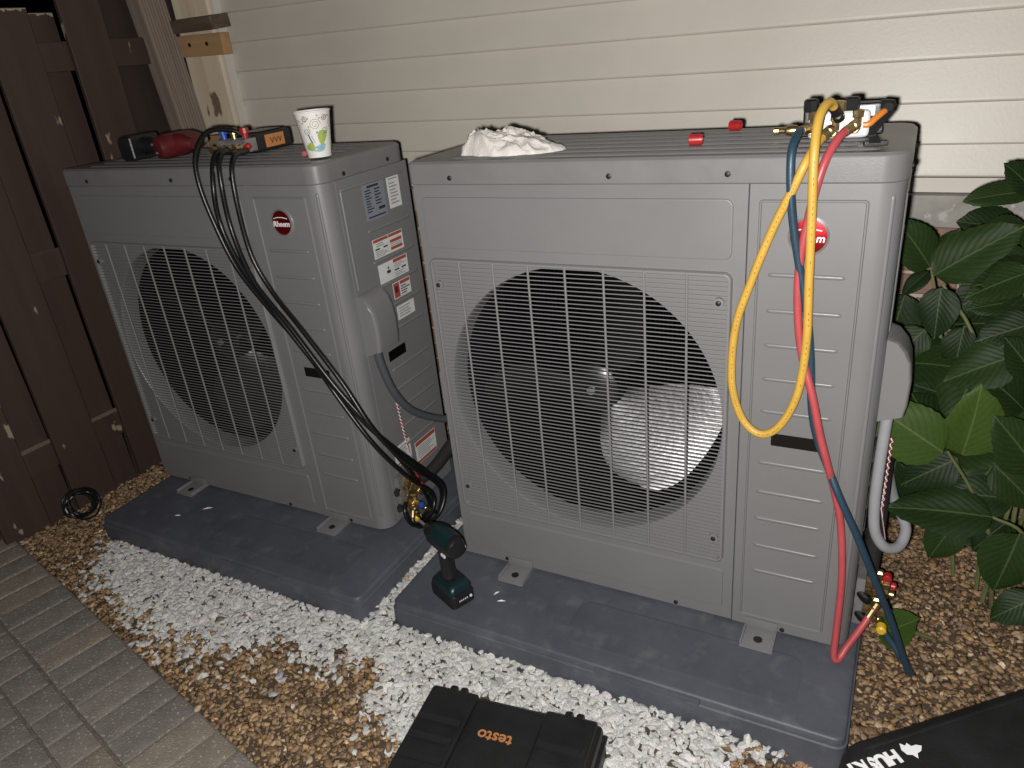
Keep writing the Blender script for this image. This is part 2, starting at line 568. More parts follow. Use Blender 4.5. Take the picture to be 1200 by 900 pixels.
# ------------------------------------------------------------------ paved path
E0 = Vector((-1.59, -0.39, 0))
EA = math.atan2(-0.321, 1.471)
path = tag(ob('paved_path', None, None, E0, (0, 0, EA)), kind='structure')
mb = MB().box(-0.6, 3.6, -2.2, 0.0, -0.135, -0.0765)
mb.build('sand_bed', sand_m, path, smooth=False)
def paver_mesh(l, d, mi, k):
    b = MB().box(0, l, -d, 0, -0.13, -0.071)
    me = b.mesh('paver', paver_ms[mi], bevel=0.004, segs=2)
    bm = bmesh.new()
    bm.from_mesh(me)
    bmesh.ops.subdivide_edges(bm, edges=[e for e in bm.edges if e.calc_length() > 0.04], cuts=5, use_grid_fill=True)
    for v in bm.verts:
        q = v.co
        rimd = min(q.x, l - q.x, -q.y, d + q.y)
        e_ = mnoise.noise(Vector((q.x * 45 + k * 9, q.y * 45, 3)))
        v.co.z += 0.0012 * e_ - (0.0025 * max(0, mnoise.noise(Vector((q.x * 60 + k * 5, q.y * 60, 8)))) if rimd < 0.008 else 0)
        v.co.x += 0.0012 * mnoise.noise(Vector((q.x * 50, q.y * 50 + k * 7, 1)))
        v.co.y += 0.0012 * mnoise.noise(Vector((q.x * 50 + k * 3, q.y * 50, 5)))
    bm.to_mesh(me)
    bm.free()
    return me
sold = [paver_mesh(0.0845, 0.172, i % 5, i) for i in range(6)]
half = [paver_mesh(0.098, 0.083, (i + 1) % 5, i + 10) for i in range(6)]
full = [paver_mesh(0.176, 0.083, (i + 2) % 5, i + 20) for i in range(5)]
def lay(me, x, y):
    o = ob('paver', me, path, (x + random.uniform(-.001, .001), y + random.uniform(-.001, .001), random.uniform(-.0015, .0012)), (random.uniform(-.005, .005), random.uniform(-.005, .005), random.uniform(-.012, .012)))
    return o
for k in range(-6, 26):
    lay(random.choice(sold), k * 0.0898 + 0.012, -0.004)
for k in range(-5, 20):
    lay(random.choice(half), k * 0.1035 + 0.035, -0.182)
row = 0
for ry in range(6):
    y = -0.2705 - ry * 0.088
    for k in range(-5, 20):
        lay(random.choice(half), k * 0.1035 + (0.035 if ry % 2 else 0.085), y)

# ------------------------------------------------------------------ house wall : siding over a stone sill and brick
wall = thing('house_wall', 'beige lap-sided house wall over a grey sill and reddish brick base', 'house wall', (1.15, WY, 0), (0, 0.012, 0))
def siding_piece(x0, x1, z0, h, lift):
    b = MB()
    y0, y1 = -0.0165 - lift, -0.002 - lift
    prof = [(0.0, z0 + 0.004), (y0 + 0.0055, z0 + 0.0006), (y0 + 0.0018, z0 + 0.0022), (y0, z0 + 0.0056), (y0 + 0.0006, z0 + 0.011), (y1, z0 + h - 0.001), (0.0, z0 + h - 0.0008)]
    n_ = len(prof)
    vs = [(x, p[0], p[1]) for x in (x0, x1) for p in prof]
    fs = [(i, i + n_, i + 1 + n_, i + 1) for i in range(n_ - 1)] + [tuple(range(n_)), tuple(range(2 * n_ - 1, n_ - 1, -1))]
    b.add(vs, fs)
    return b
lines = [0.8665, 0.945] + [1.0435 + 0.099 * i for i in range(14)]
cuts = [-1.62, -0.52, -1.05, -0.2, -0.75, 0.1]
seams = {3: -1.38, 4: -1.38, 5: -0.62, 6: -0.62}
for i in range(len(lines) - 1):
    z0, h = lines[i], lines[i + 1] - lines[i]
    sx = [-1.35, -0.95, -0.95, -1.33, -1.33, -0.55, -0.55, -1.6, -1.6, -0.4, -0.4, -1.2, -1.2, -0.8, -0.8][i]
    siding_piece(-3.1, sx, z0, h, 0.0).build('siding_course', siding_m, wall, smooth=False, recalc=True)
    siding_piece(sx - 0.002, 1.6, z0, h, 0.0011).build('siding_course', siding_m, wall, smooth=False, recalc=True)
MB().box(-3.1, 1.6, 0.0, 0.12, 0.80, 2.45).build('sheathing', mortar_m, wall, smooth=False)
b = MB().box(-3.1, 1.6, -0.018, -0.001, 0.829, 0.8655)
b.build('starter_trim', trim_m, wall, bevel=0.002)
x = -3.1
while x < 1.6:
    l = 0.58
    b = MB().box(x, min(1.6, x + l - 0.006), -0.045, 0.05, 0.748, 0.8275)
    for j in range(4, 8):
        pass
    o = b.build('sill_stone', stone_m, wall, bevel=0.006)
    for v in o.data.vertices:
        v.co.y += 0.003 * mnoise.noise(v.co * 9)
        v.co.z += 0.002 * mnoise.noise(v.co * 11 + Vector((5, 2, 1)))
    x += l
MB().box(-3.1, 1.6, -0.006, 0.1, -0.14, 0.746).build('mortar', mortar_m, wall, smooth=False)
bmes = []
for i in range(6):
    b = MB().box(0, 0.192, -0.016, 0.02, 0, 0.0545)
    me = b.mesh('brick', brick_ms[i % 3], bevel=0.003, segs=1)
    for v in me.vertices:
        v.co += 0.0016 * Vector((mnoise.noise(v.co * 30 + Vector((i, 0, 0))), mnoise.noise(v.co * 30 + Vector((i, 5, 0))), mnoise.noise(v.co * 30 + Vector((i, 9, 0)))))
    bmes.append(me)
for r_ in range(13):
    z0 = 0.683 - r_ * 0.0645
    off = -3.1 + (0.1 if r_ % 2 else 0.0) + 0.045
    for k in range(23):
        if r_ > 9 and k < 8:
            continue
        ob('brick', random.choice(bmes), wall, (off + k * 0.202, random.uniform(-.0015, .0015), z0))

# ------------------------------------------------------------------ fence on the left
FA = math.atan2(0.05, 1.0)
fence = thing('board_fence', 'dark brown board-on-board wooden fence with peeling paint beside the far unit', 'fence', (-1.5, 0, -0.12), (0, 0, -FA))
def board(name, y0, y1, x0, x1, z1, mt, k=0, z0=0.0):
    b = MB()
    nz = 10
    vs, fs = [], []
    for i in range(nz + 1):
        z = z0 + (z1 - z0) * i / nz
        dx = 0.004 * mnoise.noise(Vector((k * 3.1, z * 1.7, 0)))
        dy = 0.0035 * mnoise.noise(Vector((k * 3.1, z * 2.1, 7)))
        ring = [(x0 + dx, y0 + dy), (x1 + dx, y0 + dy), (x1 + dx, y1 + dy), (x0 + dx, y1 + dy)]
        vs += [(x, y, z) for x, y in ring]
    for i in range(nz):
        for q in range(4):
            fs.append((i * 4 + q, i * 4 + (q + 1) % 4, (i + 1) * 4 + (q + 1) % 4, (i + 1) * 4 + q))
    fs += [(3, 2, 1, 0), tuple(nz * 4 + q for q in range(4))]
    b.add(vs, fs)
    return b.build(name, mt, fence, bevel=0.002, segs=1)
for k in range(-4, 3):
    y0 = 0.062 + 0.248 * k
    top = {0: 1.632, 1: 1.69, 2: 1.68, -1: 1.63}.get(k, 1.63)
    if k < 2:
        board('board', y0, y0 + 0.145, -0.018, 0.0, top, fence_m, k)
    if k < 2:
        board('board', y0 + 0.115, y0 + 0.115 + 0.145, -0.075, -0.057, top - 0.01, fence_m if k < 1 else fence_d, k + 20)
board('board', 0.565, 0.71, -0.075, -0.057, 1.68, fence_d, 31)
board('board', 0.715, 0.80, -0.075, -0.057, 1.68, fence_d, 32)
for z0 in (0.215, 0.825, 1.447):
    MB().box(-0.056, -0.019, -1.1, 0.60, z0, z0 + 0.088).build('rail', fence_m, fence, bevel=0.003)
b = MB().box(-0.02, 0.07, -0.66, -0.565, 0, 0.9)
b.build('post', grey_wood, fence, bevel=0.004)

# leaning grooved post, pine plank and blocks in the corner
b = MB()
pw, pd = 0.112, 0.06
ring = [(-pd, 0.0)]
ng = 9
for i in range(ng * 4 + 1):
    yy = pw * i / (ng * 4)
    g = 0.0 if i % 4 in (0, 1) else -0.003
    ring.append((g, yy))
ring.append((-pd, pw))
b.loops([[(x, y, z) for x, y in ring] for z in (0, 0.3, 0.6, 0.9, 1.2, 1.9)], cap0=True)
tag(b.build('grooved_post', grey_wood, None, (-1.452, 0.735, -0.12), (R(5.2), 0, 0), smooth=False, recalc=True), 'grey-brown grooved deck board leaning in the corner between fence and siding', 'board')
plank = thing('pine_plank', 'raw pale pine plank standing against the siding at the fence corner', 'plank', (-1.42, 0.772, 1.062))
MB().box(-0.088, 0.088, 0, 0.038, 0, 1.1).build('board', pine_m, plank, bevel=0.003)
MB().box(0.0885, 0.106, 0.012, 0.052, 0, 1.1).build('edge_strip', trim_m, plank, bevel=0.002)
tag(MB().box(-0.09, 0.10, 0, 0.05, -0.12 - 0.0, 1.055).build('corner_stud', pine_end, None, (-1.42, 0.775, 0), bevel=0.003), 'brown wooden stud below the pale pine plank in the corner', 'stud')
tag(MB().box(-0.13, 0.125, 0.0, 0.040, -0.036, 0.036).build('wood_block', pine_end, None, (-1.372, 0.728, 1.372), (0, R(1.5), R(-3)), bevel=0.003), 'orange-brown wood block with two screw holes on the pine plank', 'wood block')
blk = bpy.data.objects['wood_block']
for sx in (-0.05, 0.045):
    MB().lathe([(0.008, -0.001), (0.007, 0.001)], 12, mat=Matrix.Translation((sx, -0.0004, 0.004)) @ TONY).build('screw_hole', screw_m, blk)
tag(MB().box(-0.135, 0.13, 0, 0.08, -0.022, 0.022).build('dark_wood_block', old_wood, None, (-1.358, 0.69, 1.437), (R(6), R(1.0), R(-6)), bevel=0.003), 'dark weathered wood offcut resting on the orange-brown block', 'wood block')

# coil of black wire at the fence foot
b = MB()
for k in range(9):
    rr_ = random.uniform(0.038, 0.055)
    tilt = Euler((random.uniform(-.35, .35), R(80) + random.uniform(-.5, .3), random.uniform(-.4, .4))).to_matrix().to_4x4()
    b.tube([(rr_ * math.cos(t * 2 * math.pi / 28), rr_ * math.sin(t * 2 * math.pi / 28) * random.uniform(.98, 1.02), random.uniform(-.003, .003)) for t in range(28)], 0.0035, 6, mat=Matrix.Translation((random.uniform(-.012, .02), random.uniform(-.012, .012), 0.06)) @ tilt, closed=True)
tag(b.build('wire_coil', black_h, None, (-1.43, -0.215, -0.085)), 'small coil of black wire lying at the foot of the fence', 'wire coil')

# ------------------------------------------------------------------ pads
def pad_mesh(w_, d_, name):
    b = MB()
    ps = []
    hgt = 0.0765
    def ringz(ins, z):
        return [(x, y, z) for x, y in rr(ins, w_ - ins, ins, d_ - ins, 0.022 - min(ins, .012) * .5, 4)]
    b.loops([ringz(-0.006, -hgt - 0.03), ringz(-0.003, -0.024), ringz(-0.003, -0.021), ringz(0.0005, -0.019), ringz(0.0015, -0.004), ringz(0.004, -0.001), ringz(0.008, 0.0)])
    me = b.mesh(name, pad_m, angle=50)
    return me
def make_pad(x0, w_, y0, d_, label):
    p = thing('equipment_pad', label, 'equipment pad', (x0, y0, 0), group='equipment pads under the units')
    ob('slab', pad_mesh(w_, d_, 'slab'), p)
    # shallow moulded step on the deck and a lip inlay along the front
    b = MB()
    o1 = rr(w_ - 0.62, w_ - 0.1, 0.045, 0.19, 0.03, 5)
    o2 = rr(w_ - 0.612, w_ - 0.108, 0.053, 0.182, 0.026, 5)
    b.loops([[(x, y, 0.0002) for x, y in o1], [(x, y, 0.0022) for x, y in o2]])
    b.build('raised_step', pad_m, p, angle=60)
    b = MB().box(w_ * 0.52, w_ * 0.74, -0.0055, 0.003, -0.018, -0.0045)
    b.build('edge_inlay', pad_m, p, bevel=0.0015)
    return p
make_pad(-0.0807, 1.082, -0.2457, 0.72, 'dark slate plastic pad under the near right unit, a cordless driver standing on it')
make_pad(-1.228, 1.063, -0.2743, 0.72, 'dark slate plastic pad under the far left unit beside the fence')
for nm, (px, py, ang, s) in (('a', (0.19, -0.14, 20, .012)), ('b', (0.165, -0.118, 60, .010)), ('c', (-0.915, -0.105, 35, .018)), ('d', (-0.98, -0.17, 20, .012))):
    b = MB().add([(-s, 0, 0.0012), (0, -s * .3, 0.003), (s, 0.001, 0.0012), (0, s * .3, 0.0035)], [(0, 1, 2, 3)])
    tag(b.build('paper_scrap', white_p, None, (px, py, 0.0005), (0, 0, R(ang)), smooth=False), {'a': 'pale scrap on the near pad just in front of a foot', 'b': 'tiny pale scrap on the near pad beside the larger scrap', 'c': 'pale curled scrap on the far pad near the left foot', 'd': 'pale scrap on the far pad towards its left front'}[nm], 'scrap', 'scraps on the pads')

# ------------------------------------------------------------------ heat pump unit
def ridge(length, wdt, hgt):
    """rounded bead along +x from 0 to length lying on y=0, bulging to -y"""
    b = MB()
    rings = []
    n_ = 7
    for (x, s) in ((0.0, 0.05), (wdt * .18, 0.55), (wdt * .5, 0.9), (wdt, 1.0), (length - wdt, 1.0), (length - wdt * .5, .9), (length - wdt * .18, .55), (length, 0.05)):
        rings.append([(x, -hgt * s * math.sin(math.pi * k / (n_ - 1)), -wdt * .5 * (0.3 + .7 * s) * math.cos(math.pi * k / (n_ - 1))) for k in range(n_)])
    vs = [p for r in rings for p in r]
    fs = [(i * n_ + k, i * n_ + k + 1, (i + 1) * n_ + k + 1, (i + 1) * n_ + k) for i in range(len(rings) - 1) for k in range(n_ - 1)]
    b.add(vs, fs)
    return b

def plate(x0, x1, z0, z1, rad, th, bev):
    b = MB()
    o = rr(x0, x1, z0, z1, rad)
    i_ = rr(x0 + bev, x1 - bev, z0 + bev, z1 - bev, max(0.002, rad - bev))
    mid_ = rr(x0 + bev * .3, x1 - bev * .3, z0 + bev * .3, z1 - bev * .3, max(0.002, rad - bev * .3))
    b.loops([[(x, 0.0005, z) for x, z in o], [(x, -th * .8, z) for x, z in mid_], [(x, -th, z) for x, z in i_]])
    return b

def ridge_loop(x0, x1, z0, z1, rad, wdt, hgt):
    b = MB()
    rings = []
    for off, y in ((0, 0.0003), (wdt * .3, -hgt), (wdt * .7, -hgt), (wdt, 0.0003)):
        rings.append([(x, y, z) for x, z in rr(x0 + off, x1 - off, z0 + off, z1 - off, max(.002, rad - off))])
    b.loops(rings, cap1=False)
    return b

def make_unit(label):
    u = thing('heat_pump_unit', label, 'heat pump', group='outdoor heat pump units')
    # front panel with the round fan opening
    b = MB()
    x0, x1, z0, z1 = 0.006, S - 0.0006, 0.008, ZL - 0.001
    angs = [2 * math.pi * k / 96 for k in range(96)]
    for (cx, cz) in ((x0, z0), (x1, z0), (x1, z1), (x0, z1)):
        angs.append(math.atan2(cz - FZ, cx - FX) % (2 * math.pi))
    angs = sorted(angs)
    inner, outer = [], []
    for a in angs:
        c, s_ = math.cos(a), math.sin(a)
        t = min([v for v in (((x1 if c > 0 else x0) - FX) / c if abs(c) > 1e-9 else 9, ((z1 if s_ > 0 else z0) - FZ) / s_ if abs(s_) > 1e-9 else 9)])
        inner.append((FX + FR * c, 0, FZ + FR * s_))
        outer.append((FX + t * c, 0, FZ + t * s_))
    n_ = len(angs)
    ret = [(min(max(x, x0 - 0.006 if x <= x0 + 1e-6 else x), x1), 0.006, z) for x, y, z in outer]
    ret2 = [(x, 0.03, z) for x, y, z in ret]
    b.loops([ret2, ret, outer, inner], cap1=False)
    fp = b.build('front_panel', paint, u, angle=50)
    # venturi ring
    prof = [(FR, 0.0), (FR - 0.0008, 0.0015), (FR - 0.002, 0.004), (FR - 0.004, 0.02), (FR - 0.005, 0.06)]
    b = MB()
    b.loops([[(FX + r * math.cos(2 * math.pi * k / 96), y, FZ + r * math.sin(2 * math.pi * k / 96)) for k in range(96)] for r, y in prof], cap1=False)
    b.build('fan_shroud', paint, u, angle=60)
    # pressed panels and beads
    plate(0.023, 0.705, 0.871, 0.986, 0.016, 0.0034, 0.0045).build('pressed_panel', paint, fp, angle=50)
    plate(0.027, 0.709, 0.038, 0.147, 0.010, 0.0034, 0.0045).build('pressed_panel', paint, fp, angle=50)
    # service panel, wrapped round the front corner
    pth = [(S + 0.0006, 0.02), (S + 0.0006, 0.0015), (S + 0.0022, 0.0), (W - RC, 0.0)]
    for k in range(1, 9):
        a = R(-90 + 90 * k / 8)
        pth.append((W - RC + RC * math.cos(a), RC + RC * math.sin(a)))
    pth += [(W, RC + 0.010), (W - 0.003, RC + 0.012), (W - 0.012, RC + 0.012)]
    b = MB()
    n_ = len(pth)
    zz = (0.006, ZL - 0.001)
    b.add([(x, y, z) for z in zz for x, y in pth], [(k, k + 1, n_ + k + 1, n_ + k) for k in range(n_ - 1)])
    sp = b.build('service_panel', paint, u, angle=30)
    ridge_loop(0.749, 0.928, 0.032, 0.985, 0.008, 0.0055, 0.0030).build('pressed_outline', paint, sp, angle=50)
    rib = ridge(0.131, 0.0085, 0.0034).mesh('pressed_rib', paint, angle=80)
    for z in (0.847, 0.777, 0.707, 0.636, 0.565, 0.446, 0.3745, 0.3065, 0.2355, 0.1665):
        ob('pressed_rib', rib, sp, (0.771, 0, z))
    cb = ridge(0.94, 0.008, 0.0028).build('corner_bead', paint, sp, (0.962, 0.0055, 0.992), (0, R(90), R(25)), angle=80)
    # side panel
    b = MB()
    b.box(W - 0.006, W, RC + 0.014, D, 0.006, ZL - 0.001)
    sd = b.build('side_panel', paint, u, bevel=0.002)
    lib = ridge(0.19, 0.0085, 0.0034).mesh('side_rib', paint, angle=80)
    for z in (0.862, 0.777, 0.706, 0.642, 0.572, 0.462, 0.40, 0.34, 0.28, 0.22):
        ob('side_rib', lib, sd, (W, 0.148, z), (0, 0, R(90)))
    lng = ridge(0.26, 0.008, 0.0032).mesh('side_bead', paint, angle=80)
    ob('side_bead', lng, sd, (W, 0.068, 0.985), (0, 0, R(90)))
    ob('side_bead', lng, sd, (W, 0.07, 0.985), (R(0), R(90), R(90)))
    for (yy, zz_, txt) in ((0.09, 1.024, 0), (0.274, 1.03, 0)):
        pass
    # left, back and floor
    MB().box(0.0, 0.006, 0.031, D, 0.008, ZL - 0.001).build('left_panel', paint, u, bevel=0.001)
    MB().box(0.007, W - 0.007, D - 0.006, D, 0.008, ZL - 0.001).build('rear_panel', fin_m, u, smooth=False)
    MB().box(0.008, W - 0.008, 0.032, D - 0.008, 0.004, 0.02).build('base_pan', dark_in, u, smooth=False)
    b = MB().box(S - 0.016, S - 0.010, 0.032, D - 0.008, 0.022, ZL - 0.002)
    b.build('divider', dark_in, u, smooth=False)
    # coil fins across the back and the left of the fan bay
    b = MB()
    for k in range(60):
        x = 0.03 + k * 0.0112
        b.box(x, x + 0.0022, D - 0.05, D - 0.008, 0.03, 0.99)
    for k in range(22):
        y = 0.06 + k * 0.011
        b.box(0.012, 0.045, y, y + 0.002, 0.03, 0.99)
    tag(b.build('coil_fins', fin_m, u, smooth=False), kind='stuff')
    # motor bracket
    b = MB().box(FX - 0.05, FX - 0.03, 0.24, 0.26, 0.02, 1.0)
    b.box(FX + 0.03, FX + 0.05, 0.24, 0.26, 0.02, 1.0)
    b.build('motor_bracket', dark_in, u, bevel=0.002)
    # fan
    fan = ob('fan', None, u, (FX, 0.135, FZ))
    MB().lathe([(0.001, -0.045), (0.045, -0.043), (0.062, -0.03), (0.068, 0.0), (0.068, 0.09)], 28, mat=TOY @ Matrix.Scale(1, 4)).build('hub', blade_m, fan, angle=40)
    MB().lathe([(0.001, -0.052), (0.010, -0.052), (0.010, -0.044)], 10, mat=TOY).build('hub_nut', steel_m, fan)
    b = MB()
    nr, nc = 12, 14
    vs, fs = [], []
    for i in range(nr + 1):
        t = i / nr
        r = 0.06 + t * 0.245
        wdt = R(62 + 14 * math.sin(math.pi * min(1, t * 1.1)) - 6 * t * t)
        sweep = R(14) * t * t
        pitch = 34.0
        for k in range(nc + 1):
            q = k / nc - 0.5
            rr2 = r - (0.030 * (abs(q) * 2) ** 4) * t
            a = q * wdt + sweep
            dy = math.tan(R(pitch)) * rr2 * math.sin(a - sweep * 0.5) * 0.98
            cam_ = 0.012 * (1 - (2 * q) ** 2)
            vs.append((rr2 * math.cos(a), dy - cam_ * 0.9, rr2 * math.sin(a)))
    for i in range(nr):
        for k in range(nc):
            a = i * (nc + 1) + k
            fs.append((a, a + 1, a + nc + 2, a + nc + 1))
    nv = len(vs)
    vs += [(x, y + 0.003, z) for x, y, z in vs]
    fs += [tuple(reversed([j + nv for j in f])) for f in fs]
    b.add(vs, fs)
    bme = b.mesh('blade', blade_m, angle=60)
    for k in range(3):
        ob('blade', bme, fan, (0, 0, 0), (0, R(-120 * k), 0))
    # grille
    gr = ob('grille', None, u, (0, 0, 0))
    gx0, gx1, gz0, gz1 = 0.0253, 0.7081, 0.170, 0.8484
    b = MB()
    rings = []
    for off, y in ((0, 0.0004), (0.0015, -0.009), (0.004, -0.0105), (0.0075, -0.0095), (0.009, 0.0004)):
        rings.append([(x, y, z) for x, z in rr(gx0 + off, gx1 - off, gz0 + off, gz1 - off, max(0.004, 0.016 - off))])
    b.loops(rings, cap1=False)
    b.build('grille_frame', grille_m, gr, angle=50)
    b = MB()
    nb = 72
    for k in range(1, nb):
        z = gz0 + (gz1 - gz0) * k / nb
        b.box(gx0 + 0.006, gx1 - 0.006, -0.0080, -0.0058, z - 0.0009, z + 0.0009)
    tag(b.build('grille_bars', grille_m, gr, smooth=False), kind='stuff')
    rme = MB().tube([(0, -0.0085, gz0 + 0.003), (0, -0.0085, gz1 - 0.003)], 0.0026, 8).mesh('grille_rib', grille_m)
    for k in range(7):
        ob('grille_rib', rme, gr, (0.105 + 0.0862 * k, 0, 0))
    bm_ = MB()
    bm_.lathe([(0.010, 0.0), (0.010, 0.008), (0.006, 0.0085)], 14, mat=TONY, cap0=False)
    bolt = bm_.mesh('grille_bolt', grille_m)
    bi = MB().lathe([(0.0055, 0.0086), (0.0055, 0.0105), (0.003, 0.012)], 10, mat=TONY).mesh('bolt_head', screw_m)
    for (x, z) in ((0.043, 0.786), (0.684, 0.788), (0.047, 0.236), (0.686, 0.234)):
        o = ob('grille_bolt', bolt, gr, (x, 0, z))
        ob('bolt_head', bi, gr, (x, -0.0008, z))
    # top cover
    b = MB()
    def ring(ins, z):
        return [(x, y, z) for x, y in rr(-0.003 + ins, W + 0.003 - ins, -0.003 + ins, D + 0.003 - ins, (max(.004, .012 - ins), max(.006, RC + .003 - ins), max(.006, RC - ins), max(.004, .02 - ins)), 7)]
    b.loops([ring(0.012, ZL - 0.002), ring(0.001, ZL), ring(0, ZL + 0.002), ring(0.0, H - 0.0075), ring(0.0008, H - 0.0055), ring(0.0060, H - 0.0008), ring(0.0085, H)])
    tp = b.build('top_cover', paint_top, u, angle=18)
    for (yy, a0, a1) in ((0.034, 0.09, 0.935), (0.088, 0.075, 0.90), (0.142, 0.06, 0.915), (0.196, 0.06, 0.915), (0.25, 0.075, 0.90), (0.304, 0.09, 0.90)):
        ridge(a1 - a0, 0.026, 0.0052).build('top_rib', paint_top, tp, (a0, yy, H - 0.0003), (R(-90), 0, 0), angle=80)
    scr = MB().lathe([(0.0055, 0.0), (0.0055, 0.002), (0.0035, 0.0032)], 10, mat=TONY).mesh('screw', screw_m)
    for (x, z) in ((0.106, 1.027), (0.468, 1.028), (0.693, 1.03)):
        ob('screw', scr, tp, (x, -0.003, z))
    for (x, z) in ((0.136, 0.018), (0.599, 0.016), (0.844, 0.014)):
        ob('screw', scr, u, (x, 0, z))
    for (y, z) in ((0.09, 1.024), (0.274, 1.028)):
        ob('screw', scr, tp, (W + 0.003, y, z), (0, 0, R(90)))
    # badge
    bd = ob('badge', None, u, (0.836, 0, 0.921))
    MB().lathe([(0.035, 0.0), (0.035, 0.003), (0.031, 0.0048), (0.030, 0.003)], 40, mat=TONY).build('badge_rim', silver_ink, bd, angle=30)
    MB().lathe([(0.0305, 0.002), (0.0305, 0.0042), (0.020, 0.0060), (0.0, 0.0066)], 40, mat=TONY, cap1=False).build('badge_face', red_badge, bd, angle=50)
    ob('lettering', text_mesh('lettering', 'Rheem', 0.0195, white_ink, 0.0006, 0.18, 0.0004), bd, (0, -0.0064, -0.003), (R(90), 0, 0))
    MB().tube([(-0.022, -0.0058, 0.011), (-0.008, -0.0066, 0.014), (0.008, -0.0066, 0.014), (0.022, -0.0058, 0.011)], 0.0012, 6).build('badge_swoosh', white_ink, bd)
    # dark window in the service panel
    plate(0.794, 0.884, 0.489, 0.517, 0.002, 0.0012, 0.0008).build('black_window', black_gloss, u, angle=50)
    plate(0.143, 0.225, 0.491, 0.522, 0.002, 0.0012, 0.0008).build('black_window', black_gloss, u, (W - 0.0006, 0, 0), (0, 0, R(90)), angle=50)
    # conduit cover on the side
    b = MB()
    pf = [(0, 0.718), (0.020, 0.712), (0.036, 0.694), (0.045, 0.672), (0.050, 0.635), (0.049, 0.585), (0.045, 0.560), (0.0, 0.546)]
    ya, yb = 0.052, 0.150
    rings = []
    for y, s in ((ya, 0.86), (ya + 0.006, 0.97), (ya + 0.015, 1.0), (yb - 0.015, 1.0), (yb - 0.006, 0.97), (yb, 0.86)):
        rings.append([(W + x * s, y, 0.63 + (z - 0.63) * (0.94 + 0.06 * s)) for x, z in pf])
    b.loops(rings, cap0=True)
    b.build('conduit_cover', paint, u, angle=50, recalc=True)
    # feet
    b = MB()
    b.box(0, 0.072, -0.072, 0.03, 0.0005, 0.004)
    b.box(0, 0.004, -0.068, 0.0, 0.004, 0.013)
    b.box(0.068, 0.072, -0.068, 0.0, 0.004, 0.013)
    b.box(0, 0.072, -0.006, -0.002, 0.004, 0.03)
    fm = b.mesh('foot', paint, bevel=0.0012)
    bl = MB().lathe([(0.010, 0.0), (0.010, 0.0012)], 14).mesh('bolt_hole', screw_m)
    for x in (0.143, 0.763):
        f_ = ob('foot', fm, u, (x, 0, 0))
        ob('bolt_hole', bl, f_, (0.036, -0.040, 0.0042))
        f_ = ob('foot', fm, u, (x + 0.072, D, 0), (0, 0, R(180)))
    # stickers on the side panel
    def sticker(y0, y1, z0, z1, base, det):
        o = MB().box(W, W + 0.0006, y0, y1, z0, z1).build('label_sticker', base, sd, smooth=False)
        groups = {}
        for (a0, a1, c0, c1, mt) in det:
            g = groups.setdefault(mt.name, (MB(), mt))[0]
            ya, yb = y0 + (y1 - y0) * a0, y0 + (y1 - y0) * a1
            za, zb = z0 + (z1 - z0) * c0, z0 + (z1 - z0) * c1
            g.box(W + 0.0007, W + 0.0009, ya, yb, za, zb)
        for g, mt in groups.values():
            g.build('label_print', mt, o, smooth=False)
    def lines_(a0, a1, c0, c1, n, mt=stk_mid):
        out = []
        for k in range(n):
            z = c0 + (c1 - c0) * (k + .5) / n
            out.append((a0, a0 + (a1 - a0) * random.uniform(.55, 1), z - (c1 - c0) / n * .22, z + (c1 - c0) / n * .22, mt))
        return out
    sticker(0.153, 0.244, 0.888, 0.982, stk_grey, [(0.2, 0.75, .88, .94, stk_black), (.08, .92, .06, .10, stk_black), (.62, .92, .22, .30, stk_black)] + lines_(.08, .42, .2, .85, 9, stk_black) + lines_(.52, .85, .36, .85, 6, stk_black))
    sticker(0.258, 0.313, 0.899, 0.986, stk_white, [(.15, .85, .86, .9, stk_mid)] + lines_(.15, .9, .1, .8, 7))
    sticker(0.157, 0.292, 0.785, 0.837, stk_white, [(0.02, .5, .82, .97, stk_red), (.52, .98, .82, .97, stk_red), (.55, .95, .5, .66, stk_red), (.55, .95, .12, .28, stk_red), (.05, .2, .42, .5, stk_black), (.32, .46, .42, .5, stk_black)] + lines_(.05, .46, .05, .38, 4) + lines_(.55, .95, .3, .48, 2) + lines_(.1, .45, .55, .78, 2))
    sticker(0.163, 0.297, 0.713, 0.766, stk_white, [(.5, .97, .80, .97, stk_red), (.26, .38, .4, .56, stk_black), (.3, .34, .62, .75, stk_black), (.52, .68, .36, .44, stk_black), (.76, .92, .36, .44, stk_black)] + lines_(.52, .95, .05, .3, 3) + lines_(.52, .95, .5, .76, 3))
    sticker(0.212, 0.294, 0.654, 0.701, stk_white, [(0.02, .35, .05, .95, stk_red), (.4, .97, .74, .95, stk_red), (.08, .26, .35, .75, stk_black)] + lines_(.42, .95, .08, .68, 4, stk_black))
    sticker(0.214, 0.297, 0.592, 0.632, stk_white, lines_(.1, .9, .1, .9, 4))
    sticker(0.09, 0.17, 0.172, 0.235, stk_white, lines_(.1, .9, .2, .9, 5) + [(.1, .5, .05, .15, stk_red)])
    sticker(0.19, 0.30, 0.125, 0.20, stk_white, [(0.02, .98, .80, .98, stk_red), (.02, .98, .02, .14, stk_red)] + lines_(.08, .92, .2, .74, 6))
    # service valves low on the side
    vp = ob('service_valves', None, u, (W, 0, 0))
    b = MB().box(0.001, 0.020, 0.06, 0.17, 0.03, 0.155)
    b.build('valve_bracket', steel_m, vp, bevel=0.003)
